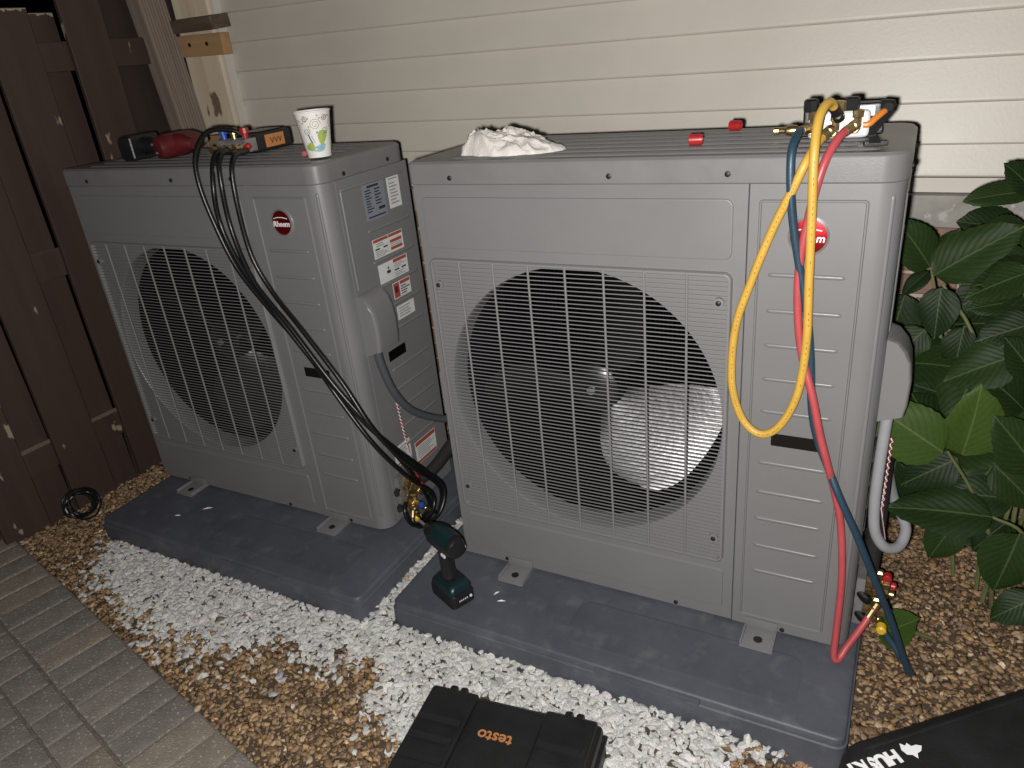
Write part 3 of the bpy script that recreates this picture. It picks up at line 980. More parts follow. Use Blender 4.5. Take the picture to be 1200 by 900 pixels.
    def valve(y, z, cap):
        b = MB()
        b.lathe([(0.013, 0.0), (0.013, 0.012), (0.009, 0.014), (0.009, 0.03), (0.012, 0.032), (0.012, 0.046), (0.008, 0.048)], 6, mat=Matrix.Translation((0.02, y, z)) @ TOX)
        b.lathe([(0.007, 0.0), (0.007, 0.02), (0.0095, 0.021), (0.0095, 0.034), (0.006, 0.036)], 12, mat=Matrix.Translation((0.042, y, z)) @ TONY)
        b.lathe([(0.010, 0.0), (0.010, 0.022), (0.006, 0.026)], 6, mat=Matrix.Translation((0.045, y + 0.004, z + 0.006)))
        o = b.build('valve', brass, vp, angle=25)
        MB().lathe([(0.009, 0.0), (0.0095, 0.008), (0.006, 0.011)], 12, mat=Matrix.Translation((0.069, y, z)) @ TOX).build('valve_cap', cap, vp)
        return o
    valve(0.095, 0.128, red_p)
    valve(0.12, 0.085, brass)
    valve(0.085, 0.062, blue_p)
    MB().lathe([(0.011, 0.0), (0.011, 0.016), (0.007, 0.02)], 12, mat=Matrix.Translation((0.062, 0.075, 0.028)) @ TONY).build('knob', yel_p, vp)
    MB().lathe([(0.009, 0.0), (0.009, 0.014), (0.006, 0.016)], 12, mat=Matrix.Translation((0.06, 0.10, 0.150)) @ TONY).build('knob', red_p, vp)
    for z, s_ in ((0.115, 1), (0.06, 1)):
        MB().tube([(0.012, 0.062, z), (0.02, 0.045, z + 0.004), (0.03, 0.035, z + 0.006)], 0.0085, 8).build('stub', black_p, vp)
    return u

unit = make_unit('near right grey heat pump, a shiny fan blade visible behind its grille')
unit2 = copy_tree(unit)
unit2['label'] = 'far left grey heat pump beside the brown fence, its stickered right side showing'
unit2.location = (LX, LY, 0)
def child(o, nm):
    for c in o.children:
        if c.name.split('.')[0] == nm:
            return c
child(unit, 'fan').rotation_euler = (0, R(46), 0)
child(unit2, 'fan').rotation_euler = (0, R(80), 0)

# insulated line sets leaving the valves
for (dx, lab, pts) in ((0, 'black foam-insulated pipe dropping behind the conduit of the near right unit', [(1.002, 0.115, 0.10), (1.004, 0.14, 0.16), (1.006, 0.17, 0.24), (1.006, 0.24, 0.31), (1.005, 0.36, 0.34), (1.0, 0.6, 0.36)]),
                       (0, 'black foam-insulated pipe running back between the two units', [(-0.212, 0.12, 0.125), (-0.19, 0.17, 0.14), (-0.17, 0.24, 0.18), (-0.15, 0.33, 0.23), (-0.14, 0.5, 0.27), (-0.14, 0.74, 0.28)])):
    tag(MB().tube(spline(pts, 6), 0.019, 12).build('insulated_pipe', foam_m), lab, 'pipe', 'insulated pipes')

# electrical conduits
def conduit(pts, r, mt, lab):
    P = spline(pts, 10)
    tag(MB().tube(P, r, 12).build('electrical_conduit', mt, angle=60), lab, 'conduit', 'electrical conduits')
conduit([(0.998, 0.1, 0.575), (0.996, 0.1, 0.491), (0.995, 0.1, 0.41), (0.996, 0.1, 0.325), (1.004, 0.1, 0.258), (1.027, 0.11, 0.216), (1.054, 0.14, 0.204), (1.064, 0.18, 0.222), (1.05, 0.22, 0.24), (1.03, 0.28, 0.25), (1.0, 0.5, 0.26)], 0.0115, conduit_m, 'light grey electrical conduit looping below the side cover of the near right unit')
conduit([(-0.236, 0.062, 0.575), (-0.234, 0.069, 0.512), (-0.230, 0.096, 0.422), (-0.224, 0.15, 0.341), (-0.21, 0.232, 0.276), (-0.19, 0.29, 0.248), (-0.14, 0.36, 0.241), (-0.1, 0.6, 0.25)], 0.0115, conduit_d, 'dark grey electrical conduit curving from the side cover of the far left unit')
# twisted red-and-white tracer wires
for loc, top, bot, lab in (((0, 0, 0), (-0.246, 0.118, 0.375), (-0.246, 0.13, 0.235), 'twisted red and white wire hanging on the side of the far left unit'),
                           ((0, 0, 0), (1.012, 0.135, 0.47), (1.012, 0.145, 0.29), 'twisted red and white wire beside the light grey conduit')):
    t = thing('twisted_wire', lab, 'wire', top, group='twisted wires')
    A, B = Vector((0, 0, 0)), Vector(bot) - Vector(top)
    for ph, mt, nm in ((0, red_p, 'red_strand'), (math.pi, white_p, 'white_strand')):
        P = []
        for k in range(91):
            q = k / 90
            a = q * 2 * math.pi * 11 + ph
            P.append(A.lerp(B, q) + Vector((0.0022 * math.cos(a), 0.0022 * math.sin(a), 0)))
        P += [B + Vector((0.004 * k, 0.002 * k, -0.02 * k - 0.01)) for k in range(1, 5)]
        MB().tube(P, 0.0012, 5).build(nm, mt, t)

# ------------------------------------------------------------------ hoses
def hose(name, pts, r, mt, lab, grp, ends=((brass, 0.03), (brass, 0.03)), printing=False):
    t = thing(name, lab, 'hose', pts[0], group=grp)
    P = spline(pts, 10)
    o0 = Vector(pts[0])
    MB().tube([p - o0 for p in P], r, 14).build('hose_body', mt, t, angle=70)
    for e, (i0, i1) in zip(ends, ((0, 3), (-1, -4))):
        if e is None:
            continue
        a, b_ = P[i0] - o0, P[i1] - o0
        d = (a - b_).normalized()
        q = d.to_track_quat('Z', 'Y').to_matrix().to_4x4()
        MB().lathe([(r * 1.12, -0.022), (r * 1.15, -0.002), (r * 0.9, 0.0), (r * 1.25, 0.002), (r * 1.25, 0.014), (r * .8, 0.016)], 12, mat=Matrix.Translation(a) @ q).build('end_fitting', e[0], t, angle=25)
    if printing:
        i = 30
        while i < len(P) - 30:
            i += 1
            if random.random() < 0.3:
                continue
            p, d = P[i] - o0, (P[i + 1] - P[i - 1]).normalized()
            side = d.cross(Vector((0, 1, 0))).normalized()
            n_ = Vector((0.25, -1, 0.35))
            n_ = (n_ - d * n_.dot(d)).normalized()
            sd_ = d.cross(n_)
            c = p + n_ * (r + 0.0002)
            l = random.uniform(.0012, .0028)
            hb = MB()
            vs = [c + d * (sx * l) + sd_ * (sy * 0.0007) + n_ * (-0.0001) for sx, sy in ((-1, -1), (1, -1), (1, 1), (-1, 1))]
            PR.add(vs, [(0, 1, 2, 3)])
        PR.build('hose_print', hose_ink, t, smooth=False)
    return t
PR = MB()
hose('yellow_hose', [(0.858, 0.075, 1.115), (0.848, 0.04, 1.138), (0.838, -0.002, 1.118), (0.838, -0.03, 1.06), (0.842, -0.035, 0.969), (0.846, -0.035, 0.849), (0.85, -0.035, 0.736), (0.842, -0.035, 0.631), (0.816, -0.035, 0.559), (0.782, -0.035, 0.531), (0.747, -0.03, 0.549), (0.723, -0.025, 0.601), (0.715, -0.02, 0.663), (0.721, -0.02, 0.753), (0.745, -0.02, 0.839), (0.777, -0.02, 0.935), (0.808, -0.02, 1.009), (0.825, -0.015, 1.052), (0.836, 0.02, 1.075), (0.846, 0.055, 1.086)], 0.0077, yellow_h, 'yellow refrigerant hose hanging in a long loop over the near unit front', 'manifold hoses on the near unit', ((black_p, 0), (brass, 0)), True)
hose('blue_hose', [(0.812, 0.055, 1.094), (0.804, 0.02, 1.092), (0.800, -0.012, 1.065), (0.804, -0.02, 1.002), (0.813, -0.018, 0.936), (0.828, -0.014, 0.859), (0.845, -0.0138, 0.78), (0.857, -0.0138, 0.697), (0.867, -0.0138, 0.591), (0.881, -0.0138, 0.528), (0.906, -0.018, 0.469), (0.934, -0.032, 0.412), (0.971, -0.026, 0.329), (1.015, 0.0, 0.208), (1.059, 0.03, 0.082), (1.101, 0.05, -0.046), (1.112, 0.056, -0.066), (1.104, 0.065, -0.058), (1.075, 0.08, -0.028), (1.045, 0.088, 0.01), (1.03, 0.085, 0.045)], 0.0074, blue_h, 'dark blue refrigerant hose crossing the near unit and trailing onto the gravel', 'manifold hoses on the near unit')
hose('red_hose', [(0.884, 0.058, 1.094), (0.868, 0.022, 1.082), (0.85, -0.010, 1.038), (0.835, -0.0135, 0.957), (0.826, -0.0135, 0.873), (0.828, -0.0135, 0.793), (0.840, -0.016, 0.71), (0.868, -0.030, 0.623), (0.888, -0.032, 0.543), (0.908, -0.026, 0.471), (0.924, -0.0135, 0.407), (0.941, -0.014, 0.332), (0.954, -0.024, 0.213), (0.956, -0.036, 0.085), (0.957, -0.045, 0.024), (0.966, -0.042, 0.0105), (0.980, -0.018, 0.03), (1.003, 0.02, 0.06), (1.022, 0.05, 0.09)], 0.0074, red_h, 'red refrigerant hose hanging down the near unit front to its side valves', 'manifold hoses on the near unit')
F = -0.02
BH = [
 ([(-0.612, 0.135, 1.118), (-0.632, 0.105, 1.137), (-0.655, 0.05, 1.140), (-0.660, 0.0, 1.094), (-0.651, -0.022, 1.023), (-0.633, -0.022, 0.919), (-0.59, -0.022, 0.798), (-0.506, -0.024, 0.691), (-0.409, -0.026, 0.582), (-0.308, -0.028, 0.429), (-0.235, -0.015, 0.306), (-0.2, 0.05, 0.18), (-0.178, 0.125, 0.075), (-0.17, 0.09, 0.026), (-0.17, 0.008, 0.045), (-0.18, -0.01, 0.10), (-0.195, 0.03, 0.125)], 'thick black hose arching highest over the far unit edge from the digital manifold'),
 ([(-0.625, 0.09, 1.09), (-0.615, 0.02, 1.085), (-0.602, -0.022, 1.01), (-0.61, -0.022, 0.913), (-0.566, -0.03, 0.809), (-0.479, -0.038, 0.696), (-0.369, -0.04, 0.553), (-0.252, -0.042, 0.414), (-0.2, -0.003, 0.316), (-0.185, 0.102, 0.18), (-0.155, 0.154, 0.089), (-0.155, 0.117, 0.022), (-0.175, 0.051, 0.0105), (-0.19, 0.03, 0.035), (-0.20, 0.05, 0.062)], 'leftmost of the three black hoses hanging close together from the digital manifold'),
 ([(-0.612, 0.085, 1.083), (-0.585, 0.01, 1.085), (-0.572, -0.02, 1.02), (-0.574, -0.022, 0.90), (-0.515, -0.044, 0.772), (-0.410, -0.055, 0.655), (-0.302, -0.055, 0.505), (-0.215, -0.03, 0.366), (-0.195, 0.05, 0.21), (-0.19, 0.12, 0.05), (-0.196, 0.075, 0.018), (-0.195, 0.055, 0.06)], 'middle one of the three black hoses hanging close together from the digital manifold'),
 ([(-0.582, 0.092, 1.083), (-0.540, 0.01, 1.078), (-0.53, -0.02, 1.01), (-0.527, -0.022, 0.847), (-0.481, -0.022, 0.74), (-0.385, -0.04, 0.645), (-0.275, -0.05, 0.511), (-0.2, -0.045, 0.374), (-0.178, 0.04, 0.23), (-0.165, 0.15, 0.09), (-0.17, 0.13, 0.0135), (-0.19, 0.09, 0.05)], 'rightmost black hose hanging from the digital manifold next to the red badge'),
]
for pts, lab in BH:
    hose('black_hose', pts, 0.0066, black_h, lab, 'black hoses of the digital manifold', ((black_p, 0), (brass, 0)))

# ------------------------------------------------------------------ digital manifold on the far unit
mn = thing('digital_manifold', 'black digital gauge manifold with orange label and brass ports on the far unit', 'gauge manifold', (-0.645, 0.118, H + 0.006), (0, 0, R(5)))
b = MB()
b.box(-0.048, 0.048, 0.03, 0.185, 0.000, 0.050)
b.build('body', black_p, mn, bevel=0.010, segs=3)
MB().box(-0.035, 0.035, 0.06, 0.165, 0.0500, 0.0535).build('screen', black_gloss, mn, bevel=0.002)
MB().box(0.0484, 0.0495, 0.07, 0.150, 0.010, 0.043).build('orange_label', orange_label, mn, bevel=0.0004)
for k in range(3):
    MB().tube([(0.0499, 0.090 + k * 0.017, 0.034), (0.0499, 0.097 + k * 0.017, 0.020), (0.0499, 0.103 + k * 0.017, 0.032)], 0.0014, 5).build('label_mark', stk_black, mn)
b = MB().box(-0.052, 0.052, -0.012, 0.030, 0.008, 0.044)
b.build('valve_block', steel_m, mn, bevel=0.006)
for i, (px, mt) in enumerate(((-0.035, blue_p), (0.0, yel_p), (0.038, red_p))):
    MB().lathe([(0.008, 0), (0.008, 0.012), (0.012, 0.013), (0.012, 0.026), (0.008, 0.028)], 12, mat=Matrix.Translation((px, 0.008, 0.044))).build('valve_knob', mt if i != 1 else brass, mn, angle=30)
for px in (-0.04, -0.012, 0.016, 0.04):
    MB().lathe([(0.009, 0), (0.009, 0.010), (0.0065, 0.012), (0.0065, 0.022), (0.0095, 0.023), (0.0095, 0.034)], 6, mat=Matrix.Translation((px, -0.012, 0.024)) @ TONY).build('port', brass, mn, angle=25)
MB().lathe([(0.009, 0), (0.009, 0.014), (0.006, 0.017)], 12, mat=Matrix.Translation((0.046, -0.008, 0.02)) @ rotm('Y', 60)).build('port_cap', red_p, mn)

# ------------------------------------------------------------------ four-valve manifold on the near unit
m2 = thing('gauge_manifold', 'brass-fitted gauge manifold with white block and orange hook on the near unit', 'gauge manifold', (0.862, 0.10, H + 0.001), (0, 0, R(4)))
m2.scale = (0.92, 0.85, 0.80)
b = MB()
b.box(-0.058, 0.052, 0.022, 0.050, 0.006, 0.064)
b.build('valve_block', white_p, m2, bevel=0.012, segs=3)
b = MB()
b.box(-0.072, 0.078, 0.052, 0.115, 0.0065, 0.030)
b.box(-0.070, 0.072, 0.060, 0.105, 0.030, 0.075)
b.build('housing', black_p, m2, bevel=0.008, segs=3)
MB().box(-0.02, 0.06, 0.0545, 0.0595, 0.047, 0.070).build('sight_window', ice_p, m2, bevel=0.002)
for px in (-0.055, 0.018):
    b = MB().lathe([(0.012, 0), (0.014, 0.004), (0.014, 0.024), (0.011, 0.028)], 8, mat=Matrix.Translation((px, 0.036, 0.064)))
    b.build('valve_knob', black_p, m2, angle=25)
for px, pz in ((-0.052, 0.03), (-0.012, 0.024), (0.026, 0.03)):
    b = MB()
    b.lathe([(0.0085, 0), (0.0085, 0.012), (0.006, 0.013), (0.006, 0.024), (0.010, 0.025), (0.010, 0.040), (0.007, 0.042)], 6, mat=Matrix.Translation((px, 0.024, pz)) @ TONY)
    b.lathe([(0.007, 0), (0.007, 0.018), (0.010, 0.020), (0.010, 0.034), (0.006, 0.036)], 8, mat=Matrix.Translation((px + 0.004, 0.008, pz + 0.002)))
    b.build('brass_tee', brass, m2, angle=25)
b = MB().lathe([(0.010, 0), (0.010, 0.01), (0.0145, 0.012), (0.0145, 0.032), (0.010, 0.034)], 8, mat=Matrix.Translation((-0.006, 0.0, 0.055)))
b.build('brass_coupler', brass, m2, angle=25)
b = MB().lathe([(0.006, 0), (0.006, 0.014), (0.011, 0.018), (0.013, 0.028), (0.011, 0.038), (0.007, 0.042), (0.007, 0.052), (0.009, 0.053), (0.009, 0.062), (0.005, 0.064)], 12, mat=Matrix.Translation((-0.06, 0.038, 0.026)) @ Matrix.Rotation(R(-90), 4, 'Y'))
b.build('side_port', brass, m2, angle=30)
b = MB().tube(spline([(0.040, 0.018, 0.034), (0.050, 0.018, 0.035), (0.060, 0.024, 0.045), (0.072, 0.035, 0.056), (0.080, 0.05, 0.062)], 6), 0.0065, 10)
b.build('orange_hook', orange_p, m2)
b = MB().add([(0.045, 0.030, 0.006), (0.062, 0.03, 0.008), (0.092, 0.06, 0.050), (0.094, 0.075, 0.074), (0.072, 0.075, 0.078), (0.05, 0.06, 0.066)], [(0, 1, 2, 3, 4, 5)])
vs = list(b.v)
b = MB().loops([[(x, y + 0.006, z) for x, y, z in vs], [(x, y + 0.022, z) for x, y, z in vs]], cap0=True)
b.build('bracket', black_p, m2, bevel=0.003, recalc=True)
MB().lathe([(0.011, 0), (0.012, 0.014), (0.009, 0.02), (0.001, 0.021)], 14, mat=Matrix.Translation((0.081, 0.056, 0.066)) @ TONY).build('hook_knob', foam_m, m2)
b = MB().box(-0.018, 0.018, -0.009, 0.009, 0, 0.008)
b.add([(-0.012, -0.012, 0.006), (0.006, -0.014, 0.006), (0.004, 0.01, 0.017), (-0.010, 0.008, 0.012)], [(0, 1, 2, 3)])
tag(b.build('rubber_clip', black_mat, None, (0.925, 0.028, H + 0.006), (0, 0, R(12)), bevel=0.002), 'small black rubber clip at the front right corner of the near unit top', 'clip')

# ------------------------------------------------------------------ paper cup
cup = thing('paper_cup', 'white paper cup with green and blue print standing on the far unit', 'cup', (-0.322, 0.085, H + 0.005))
b = MB()
CB, CT, CH = 0.0285, 0.0435, 0.106
b.lathe([(CB - 0.002, 0.004), (CB, 0.0), (CB + 0.0003, 0.004), (CT - 0.0005, CH - 0.003), (CT + 0.0016, CH - 0.001), (CT + 0.0012, CH + 0.0015), (CT - 0.001, CH), (CB - 0.001, 0.006)], 48, cap0=True, cap1=True)
b.build('cup_body', cup_m, cup, angle=50)
def cp(a, h, off=0.0005):
    r = CB + (CT - CB) * h / CH + off
    return Vector((r * math.cos(a), r * math.sin(a), h))
A0 = math.atan2(-1.45, 1.31)   # towards the viewer
def ribbon(pts, wd, mt, nm='print_line'):
    b = MB()
    vs, fs = [], []
    for i, (a, h) in enumerate(pts):
        a2, h2 = pts[min(i + 1, len(pts) - 1)]
        a1, h1 = pts[max(i - 1, 0)]
        dx, dz = (a2 - a1) * 0.036, h2 - h1
        L_ = math.hypot(dx, dz) or 1
        nx, nz = -dz / L_ * wd, dx / L_ * wd
        vs += [cp(a + nx / 0.036, h + nz), cp(a - nx / 0.036, h - nz)]
    fs = [(2 * i, 2 * i + 2, 2 * i + 3, 2 * i + 1) for i in range(len(pts) - 1)]
    b.add(vs, fs)
    b.build(nm, mt, cup, smooth=False)
def spiral(a, h, r0, turns, flip=1, mt=cup_d, wd=0.0006, ph=0):
    pts = []
    for k in range(int(turns * 18)):
        t = k / (turns * 18)
        rr3 = r0 * (1 - 0.85 * t)
        an = flip * t * turns * 2 * math.pi + ph
        pts.append((a + rr3 * math.cos(an) / 0.038, h + rr3 * math.sin(an)))
    ribbon(pts, wd, mt)
for off in (-1.15, 0, 1.2, 2.4, 3.6, -2.3):
    spiral(A0 + off * 1.0 + 0.05, 0.077, 0.0135, 2.2, 1, cup_t)
    spiral(A0 + off - 0.55, 0.062, 0.009, 1.8, -1, cup_d, ph=1)
    spiral(A0 + off + 0.6, 0.090, 0.008, 1.6, -1, cup_t, ph=2)
    spiral(A0 + off - 0.5, 0.092, 0.007, 1.5, 1, cup_d, ph=3)
    for q in range(7):
        spiral(A0 + off + random.uniform(-.6, .6), random.uniform(.052, .1), 0.0022, 1, 1, cup_d, 0.0005)
def blot(a, h, wa, hh, mt, tilt=0, nm='print_patch'):
    pts = []
    for k in range(20):
        t = 2 * math.pi * k / 20
        r_ = 1 + 0.12 * math.sin(3 * t + a)
        x, z = wa * math.cos(t) * r_, hh * math.sin(t) * r_
        pts.append((a + (x * math.cos(tilt) - z * math.sin(tilt)) / 0.034, h + x * math.sin(tilt) + z * math.cos(tilt)))
    b = MB()
    c = cp(a, h, 0.0009)
    b.add([c] + [cp(p[0], max(.003, p[1]), 0.0006) for p in pts], [(0, i + 1, (i + 1) % 20 + 1) for i in range(20)])
    b.build(nm, mt, cup, smooth=False)
for off in (0, 2.1, 4.2):
    blot(A0 + 0.42 + off, 0.048, 0.011, 0.017, cup_g, -0.3)
    blot(A0 - 0.55 + off, 0.026, 0.012, 0.010, cup_g, 0.2)
    blot(A0 + 0.12 + off, 0.022, 0.018, 0.008, cup_b, 0.25)
    ribbon([(A0 - 0.5 + off + 0.012 * k, 0.055 - 0.0022 * k + 0.00006 * k * k) for k in range(18)], 0.0016, cup_d, 'print_stripe')
    ribbon([(A0 - 0.3 + off + 0.012 * k, 0.053 - 0.0022 * k + 0.00007 * k * k) for k in range(16)], 0.0012, cup_b, 'print_stripe')

# small red cap by the cup and red caps on the near unit
def cap(loc, rot, r, h, lab):
    tag(MB().lathe([(r * .7, 0), (r, 0.001), (r * 1.02, h * .8), (r * .9, h), (r * .6, h), (r * .55, h * .3)], 16).build('valve_cap', red_p, None, loc, rot, angle=40), lab, 'cap', 'red plastic caps')
cap((-0.372, 0.088, H + 0.0125), (R(90), 0, R(35)), 0.0072, 0.014, 'small red plastic cap beside the paper cup on the far unit')
cap((0.598, 0.088, H + 0.016), (0, R(90), R(8)), 0.0105, 0.026, 'red plastic cap nearer the front edge of the near unit top')
cap((0.634, 0.278, H + 0.016), (0, R(90), R(-15)), 0.0105, 0.024, 'red plastic cap towards the back edge of the near unit top')

# ------------------------------------------------------------------ rag
b = MB()
nx_, ny_ = 84, 60
vs, fs = [], []
for j in range(ny_ + 1):
    for i in range(nx_ + 1):
        u_, v_ = i / nx_ * 2 - 1, j / ny_ * 2 - 1
        ang = math.atan2(v_, u_)
        edge = 1.0 + 0.16 * mnoise.noise(Vector((math.cos(ang) * 1.6, math.sin(ang) * 1.6, 4))) + 0.05 * mnoise.noise(Vector((math.cos(ang) * 5, math.sin(ang) * 5, 8)))
        rad_ = max(abs(u_), abs(v_)) / max(1e-6, math.hypot(u_, v_)) * math.hypot(u_, v_)
        sq = max(abs(u_), abs(v_)) / max(1e-6, math.hypot(u_, v_)) if (u_ or v_) else 1
        x = u_ * sq * edge
        y = v_ * sq * edge
        d_ = math.hypot(u_ * sq, v_ * sq)
        prof = max(0.0, 1 - d_ ** 2.6)
        w1 = Vector((x * 1.5 + 3, y * 1.5, 2))
        warp = Vector((mnoise.noise(w1), mnoise.noise(w1 + Vector((9, 3, 1))), 0)) * 0.7
        r1 = 1 - abs(mnoise.noise(Vector((x * 2.2, y * 2.6, 1)) + warp))
        r2 = 1 - abs(mnoise.noise(Vector((x * 3.8, y * 4.2, 5)) + warp * 2))
        r3 = 1 - abs(mnoise.noise(Vector((x * 7, y * 8, 7)) + warp * 3))
        lump = 0.62 + 0.5 * mnoise.noise(Vector((x * 1.3 + 7, y * 1.3, 3)))
        hmp = prof ** 0.55 * (0.030 * lump + 0.034 * r1 ** 2.5 * lump + 0.012 * r2 ** 2 + 0.005 * r3 ** 3) + 0.004 * r2 * min(1, (1 - d_) * 6 if d_ < 1 else 0)
        hmp *= 1.02 * (0.72 + 0.36 * (-x if x < 0 else -0.75 * x))
        vs.append((x * 0.118 + 0.012 * mnoise.noise(Vector((x * 3, y * 3, 20))), y * 0.075 + 0.012 * mnoise.noise(Vector((x * 3, y * 3, 30))), max(0.0, hmp) + 0.001))
for j in range(ny_):
    for i in range(nx_):
        a = j * (nx_ + 1) + i
        fs.append((a, a + 1, a + nx_ + 2, a + nx_ + 1))
b.add(vs, fs)
tag(b.build('cotton_rag', rag_m, None, (0.205, 0.092, H + 0.003), (0, 0, R(-5)), angle=80), 'crumpled white cotton rag lying on the near unit top', 'rag')

# ------------------------------------------------------------------ red impact wrench lying on the far unit
iw = thing('impact_wrench', 'dark red cordless impact tool with black battery lying on the far unit', 'power tool', (-0.935, 0.135, H + 0.006), (0, 0, R(6)))
b = MB().box(-0.125, -0.078, -0.052, 0.055, 0.0, 0.068)
b.box(-0.138, -0.122, -0.045, 0.048, 0.004, 0.062)
b.build('battery', black_p, iw, bevel=0.008, segs=3)
for k in range(4):
    MB().box(-0.1395, -0.1365, -0.042 + k * 0.024, -0.037 + k * 0.024, 0.012, 0.054).build('battery_rib', black_gloss, iw, bevel=0.001)
b = MB().tube([(-0.08, 0.0, 0.036), (-0.03, 0.004, 0.034), (0.02, 0.006, 0.033), (0.055, 0.006, 0.034)], [0.026, 0.020, 0.019, 0.024], 14)
b.build('handle', black_p, iw)
b = MB().tube([(0.035, -0.075, 0.034), (0.037, -0.07, 0.034), (0.045, -0.05, 0.035), (0.05, 0.0, 0.036), (0.052, 0.05, 0.036), (0.052, 0.075, 0.035)], [0.018, 0.029, 0.034, 0.034, 0.031, 0.022], 16)
b.build('motor_housing', tool_red, iw, angle=40)
b = MB().tube([(0.055, -0.02, 0.037), (0.085, -0.015, 0.038), (0.115, -0.012, 0.036)], [0.03, 0.028, 0.016], 14)
b.build('gear_case', tool_red, iw, angle=40)
MB().tube([(0.052, 0.07, 0.035), (0.052, 0.10, 0.034)], 0.012, 10).build('anvil', steel_m, iw)
for p in ((0.03, -0.078, 0.045), (0.04, -0.078, 0.022), (0.06, -0.052, 0.06)):
    MB().lathe([(0.0035, 0), (0.003, 0.003)], 8, mat=Matrix.Translation(p) @ TONY).build('screw', steel_m, iw)

# ------------------------------------------------------------------ teal cordless driver standing on the near pad
dr = thing('impact_driver', 'teal and black cordless impact driver standing on its battery on the near pad', 'power tool', (0.062, -0.165, 0.001), (0, 0, R(66)))
dr.scale = (0.93, 0.93, 0.97)
b = MB()
b.loops([[(x, y, z) for x, y in rr(-0.037 - o_, 0.037 + o_, -0.058 - o_, 0.056 + o_, 0.012, 4)] for o_, z in ((-0.004, 0.0), (0.0, 0.004), (0.0, 0.034), (-0.003, 0.04))], cap0=True)
b.build('battery', black_p, dr, angle=50)
b = MB()
b.loops([[(x, y, z) for x, y in rr(-0.036 - o_, 0.036 + o_, -0.052 - o_ + yy, 0.05 + o_ + yy, 0.014, 4)] for o_, z, yy in ((0.0, 0.0405, 0), (0.0, 0.050, 0), (-0.006, 0.060, 0.0), (-0.016, 0.068, 0.003))], cap0=True)
b.build('battery_foot', teal_p, dr, angle=50)
MB().box(-0.026, 0.026, -0.030, 0.018, 0.0665, 0.0685).build('foot_panel', black_p, dr, bevel=0.001)
b = MB().tube([(0, 0.004, 0.058), (0, 0.006, 0.085), (0, 0.008, 0.12), (0, 0.004, 0.15), (0, 0.0, 0.168)], [0.026, 0.0195, 0.0185, 0.021, 0.025], 16)
b.build('handle', black_p, dr)
MB().box(-0.006, 0.006, 0.020, 0.034, 0.115, 0.145).build('trigger', black_gloss, dr, bevel=0.004)
b = MB().tube([(0, -0.062, 0.180), (0, -0.060, 0.180), (0, -0.050, 0.181), (0, -0.02, 0.182), (0, 0.03, 0.182), (0, 0.045, 0.181)], [0.012, 0.026, 0.0315, 0.033, 0.032, 0.030], 18)
b.build('motor_housing', black_p, dr, angle=40)
b = MB()
for (a0, a1) in ((20, 160),):
    rings = []
    for y, r_ in ((-0.046, 0.0325), (-0.02, 0.0345), (0.028, 0.0335)):
        rings.append([(r_ * math.cos(R(a0 + (a1 - a0) * k / 14)), y, 0.182 + r_ * math.sin(R(a0 + (a1 - a0) * k / 14))) for k in range(15)])
    vs = [p for r_ in rings for p in r_]
    b.add(vs, [(i * 15 + k, i * 15 + k + 1, (i + 1) * 15 + k + 1, (i + 1) * 15 + k) for i in range(2) for k in range(14)])
b.build('top_shell', teal_p, dr)
for sx in (-1, 1):
    MB().box(sx * 0.0325 - 0.002, sx * 0.0325 + 0.002, -0.048, -0.030, 0.165, 0.172).build('side_strip', white_p, dr, bevel=0.001)
MB().tube([(0, 0.045, 0.181), (0, 0.07, 0.181), (0, 0.085, 0.181)], [0.029, 0.022, 0.013], 14).build('hammer_case', black_gloss, dr, angle=40)
MB().tube([(0, 0.085, 0.181), (0, 0.125, 0.181)], 0.004, 8).build('bit', steel_m, dr)
b = MB()
for q in range(5):
    b.box(-0.016 + q * 0.006, -0.0125 + q * 0.006, -0.0585, -0.0578, 0.020, 0.0245)
b.build('battery_print', stk_white, dr, smooth=False)
MB().lathe([(0.0045, 0), (0.004, 0.0015)], 10, mat=Matrix.Translation((0.022, -0.0578, 0.022)) @ TONY).build('battery_button', white_p, dr)

# ------------------------------------------------------------------ instrument case
cs = thing('instrument_case', 'black plastic instrument case with orange lettering lying on the white stones', 'case', (0.395, -0.575, GZ + 0.004), (R(0.5), R(-0.5), R(7)))
b = MB().box(-0.195, 0.195, -0.165, 0.155, 0.0, 0.055, taper=1.0)
b.build('lower_shell', black_mat, cs, bevel=0.014, segs=3)
b = MB().box(-0.192, 0.192, -0.162, 0.150, 0.058, 0.098)
b.build('lid', black_mat, cs, bevel=0.016, segs=3)
b = MB().box(-0.198, 0.198, -0.168, 0.156, 0.0535, 0.0595)
b.build('rim', black_p, cs, bevel=0.004)
for sx in (-1, 1):
    b = MB().box(min(sx * 0.075, sx * 0.183), max(sx * 0.075, sx * 0.183), -0.145, 0.142, 0.096, 0.113)
    b.build('lid_shoulder', black_mat, cs, bevel=0.009, segs=3)
    for k in range(4):
        y = 0.052 - k * 0.045
        MB().box(min(sx * 0.082, sx * 0.176), max(sx * 0.082, sx * 0.176), y, y + 0.016, 0.112, 0.1185).build('lid_rib', rib_p, cs, bevel=0.0022)
    for k in range(2):
        MB().box(sx * 0.13 - 0.02 + k * 0.024, sx * 0.13 - 0.004 + k * 0.024, 0.132, 0.161, 0.03, 0.100).build('hinge', black_mat, cs, bevel=0.005)
    MB().box(sx * 0.115 - 0.02, sx * 0.115 + 0.02, -0.180, -0.160, 0.03, 0.09).build('latch', black_p, cs, bevel=0.005)
b = MB().box(-0.055, 0.055, -0.135, -0.06, 0.097, 0.104)
b.build('handle_recess', black_p, cs, bevel=0.006)
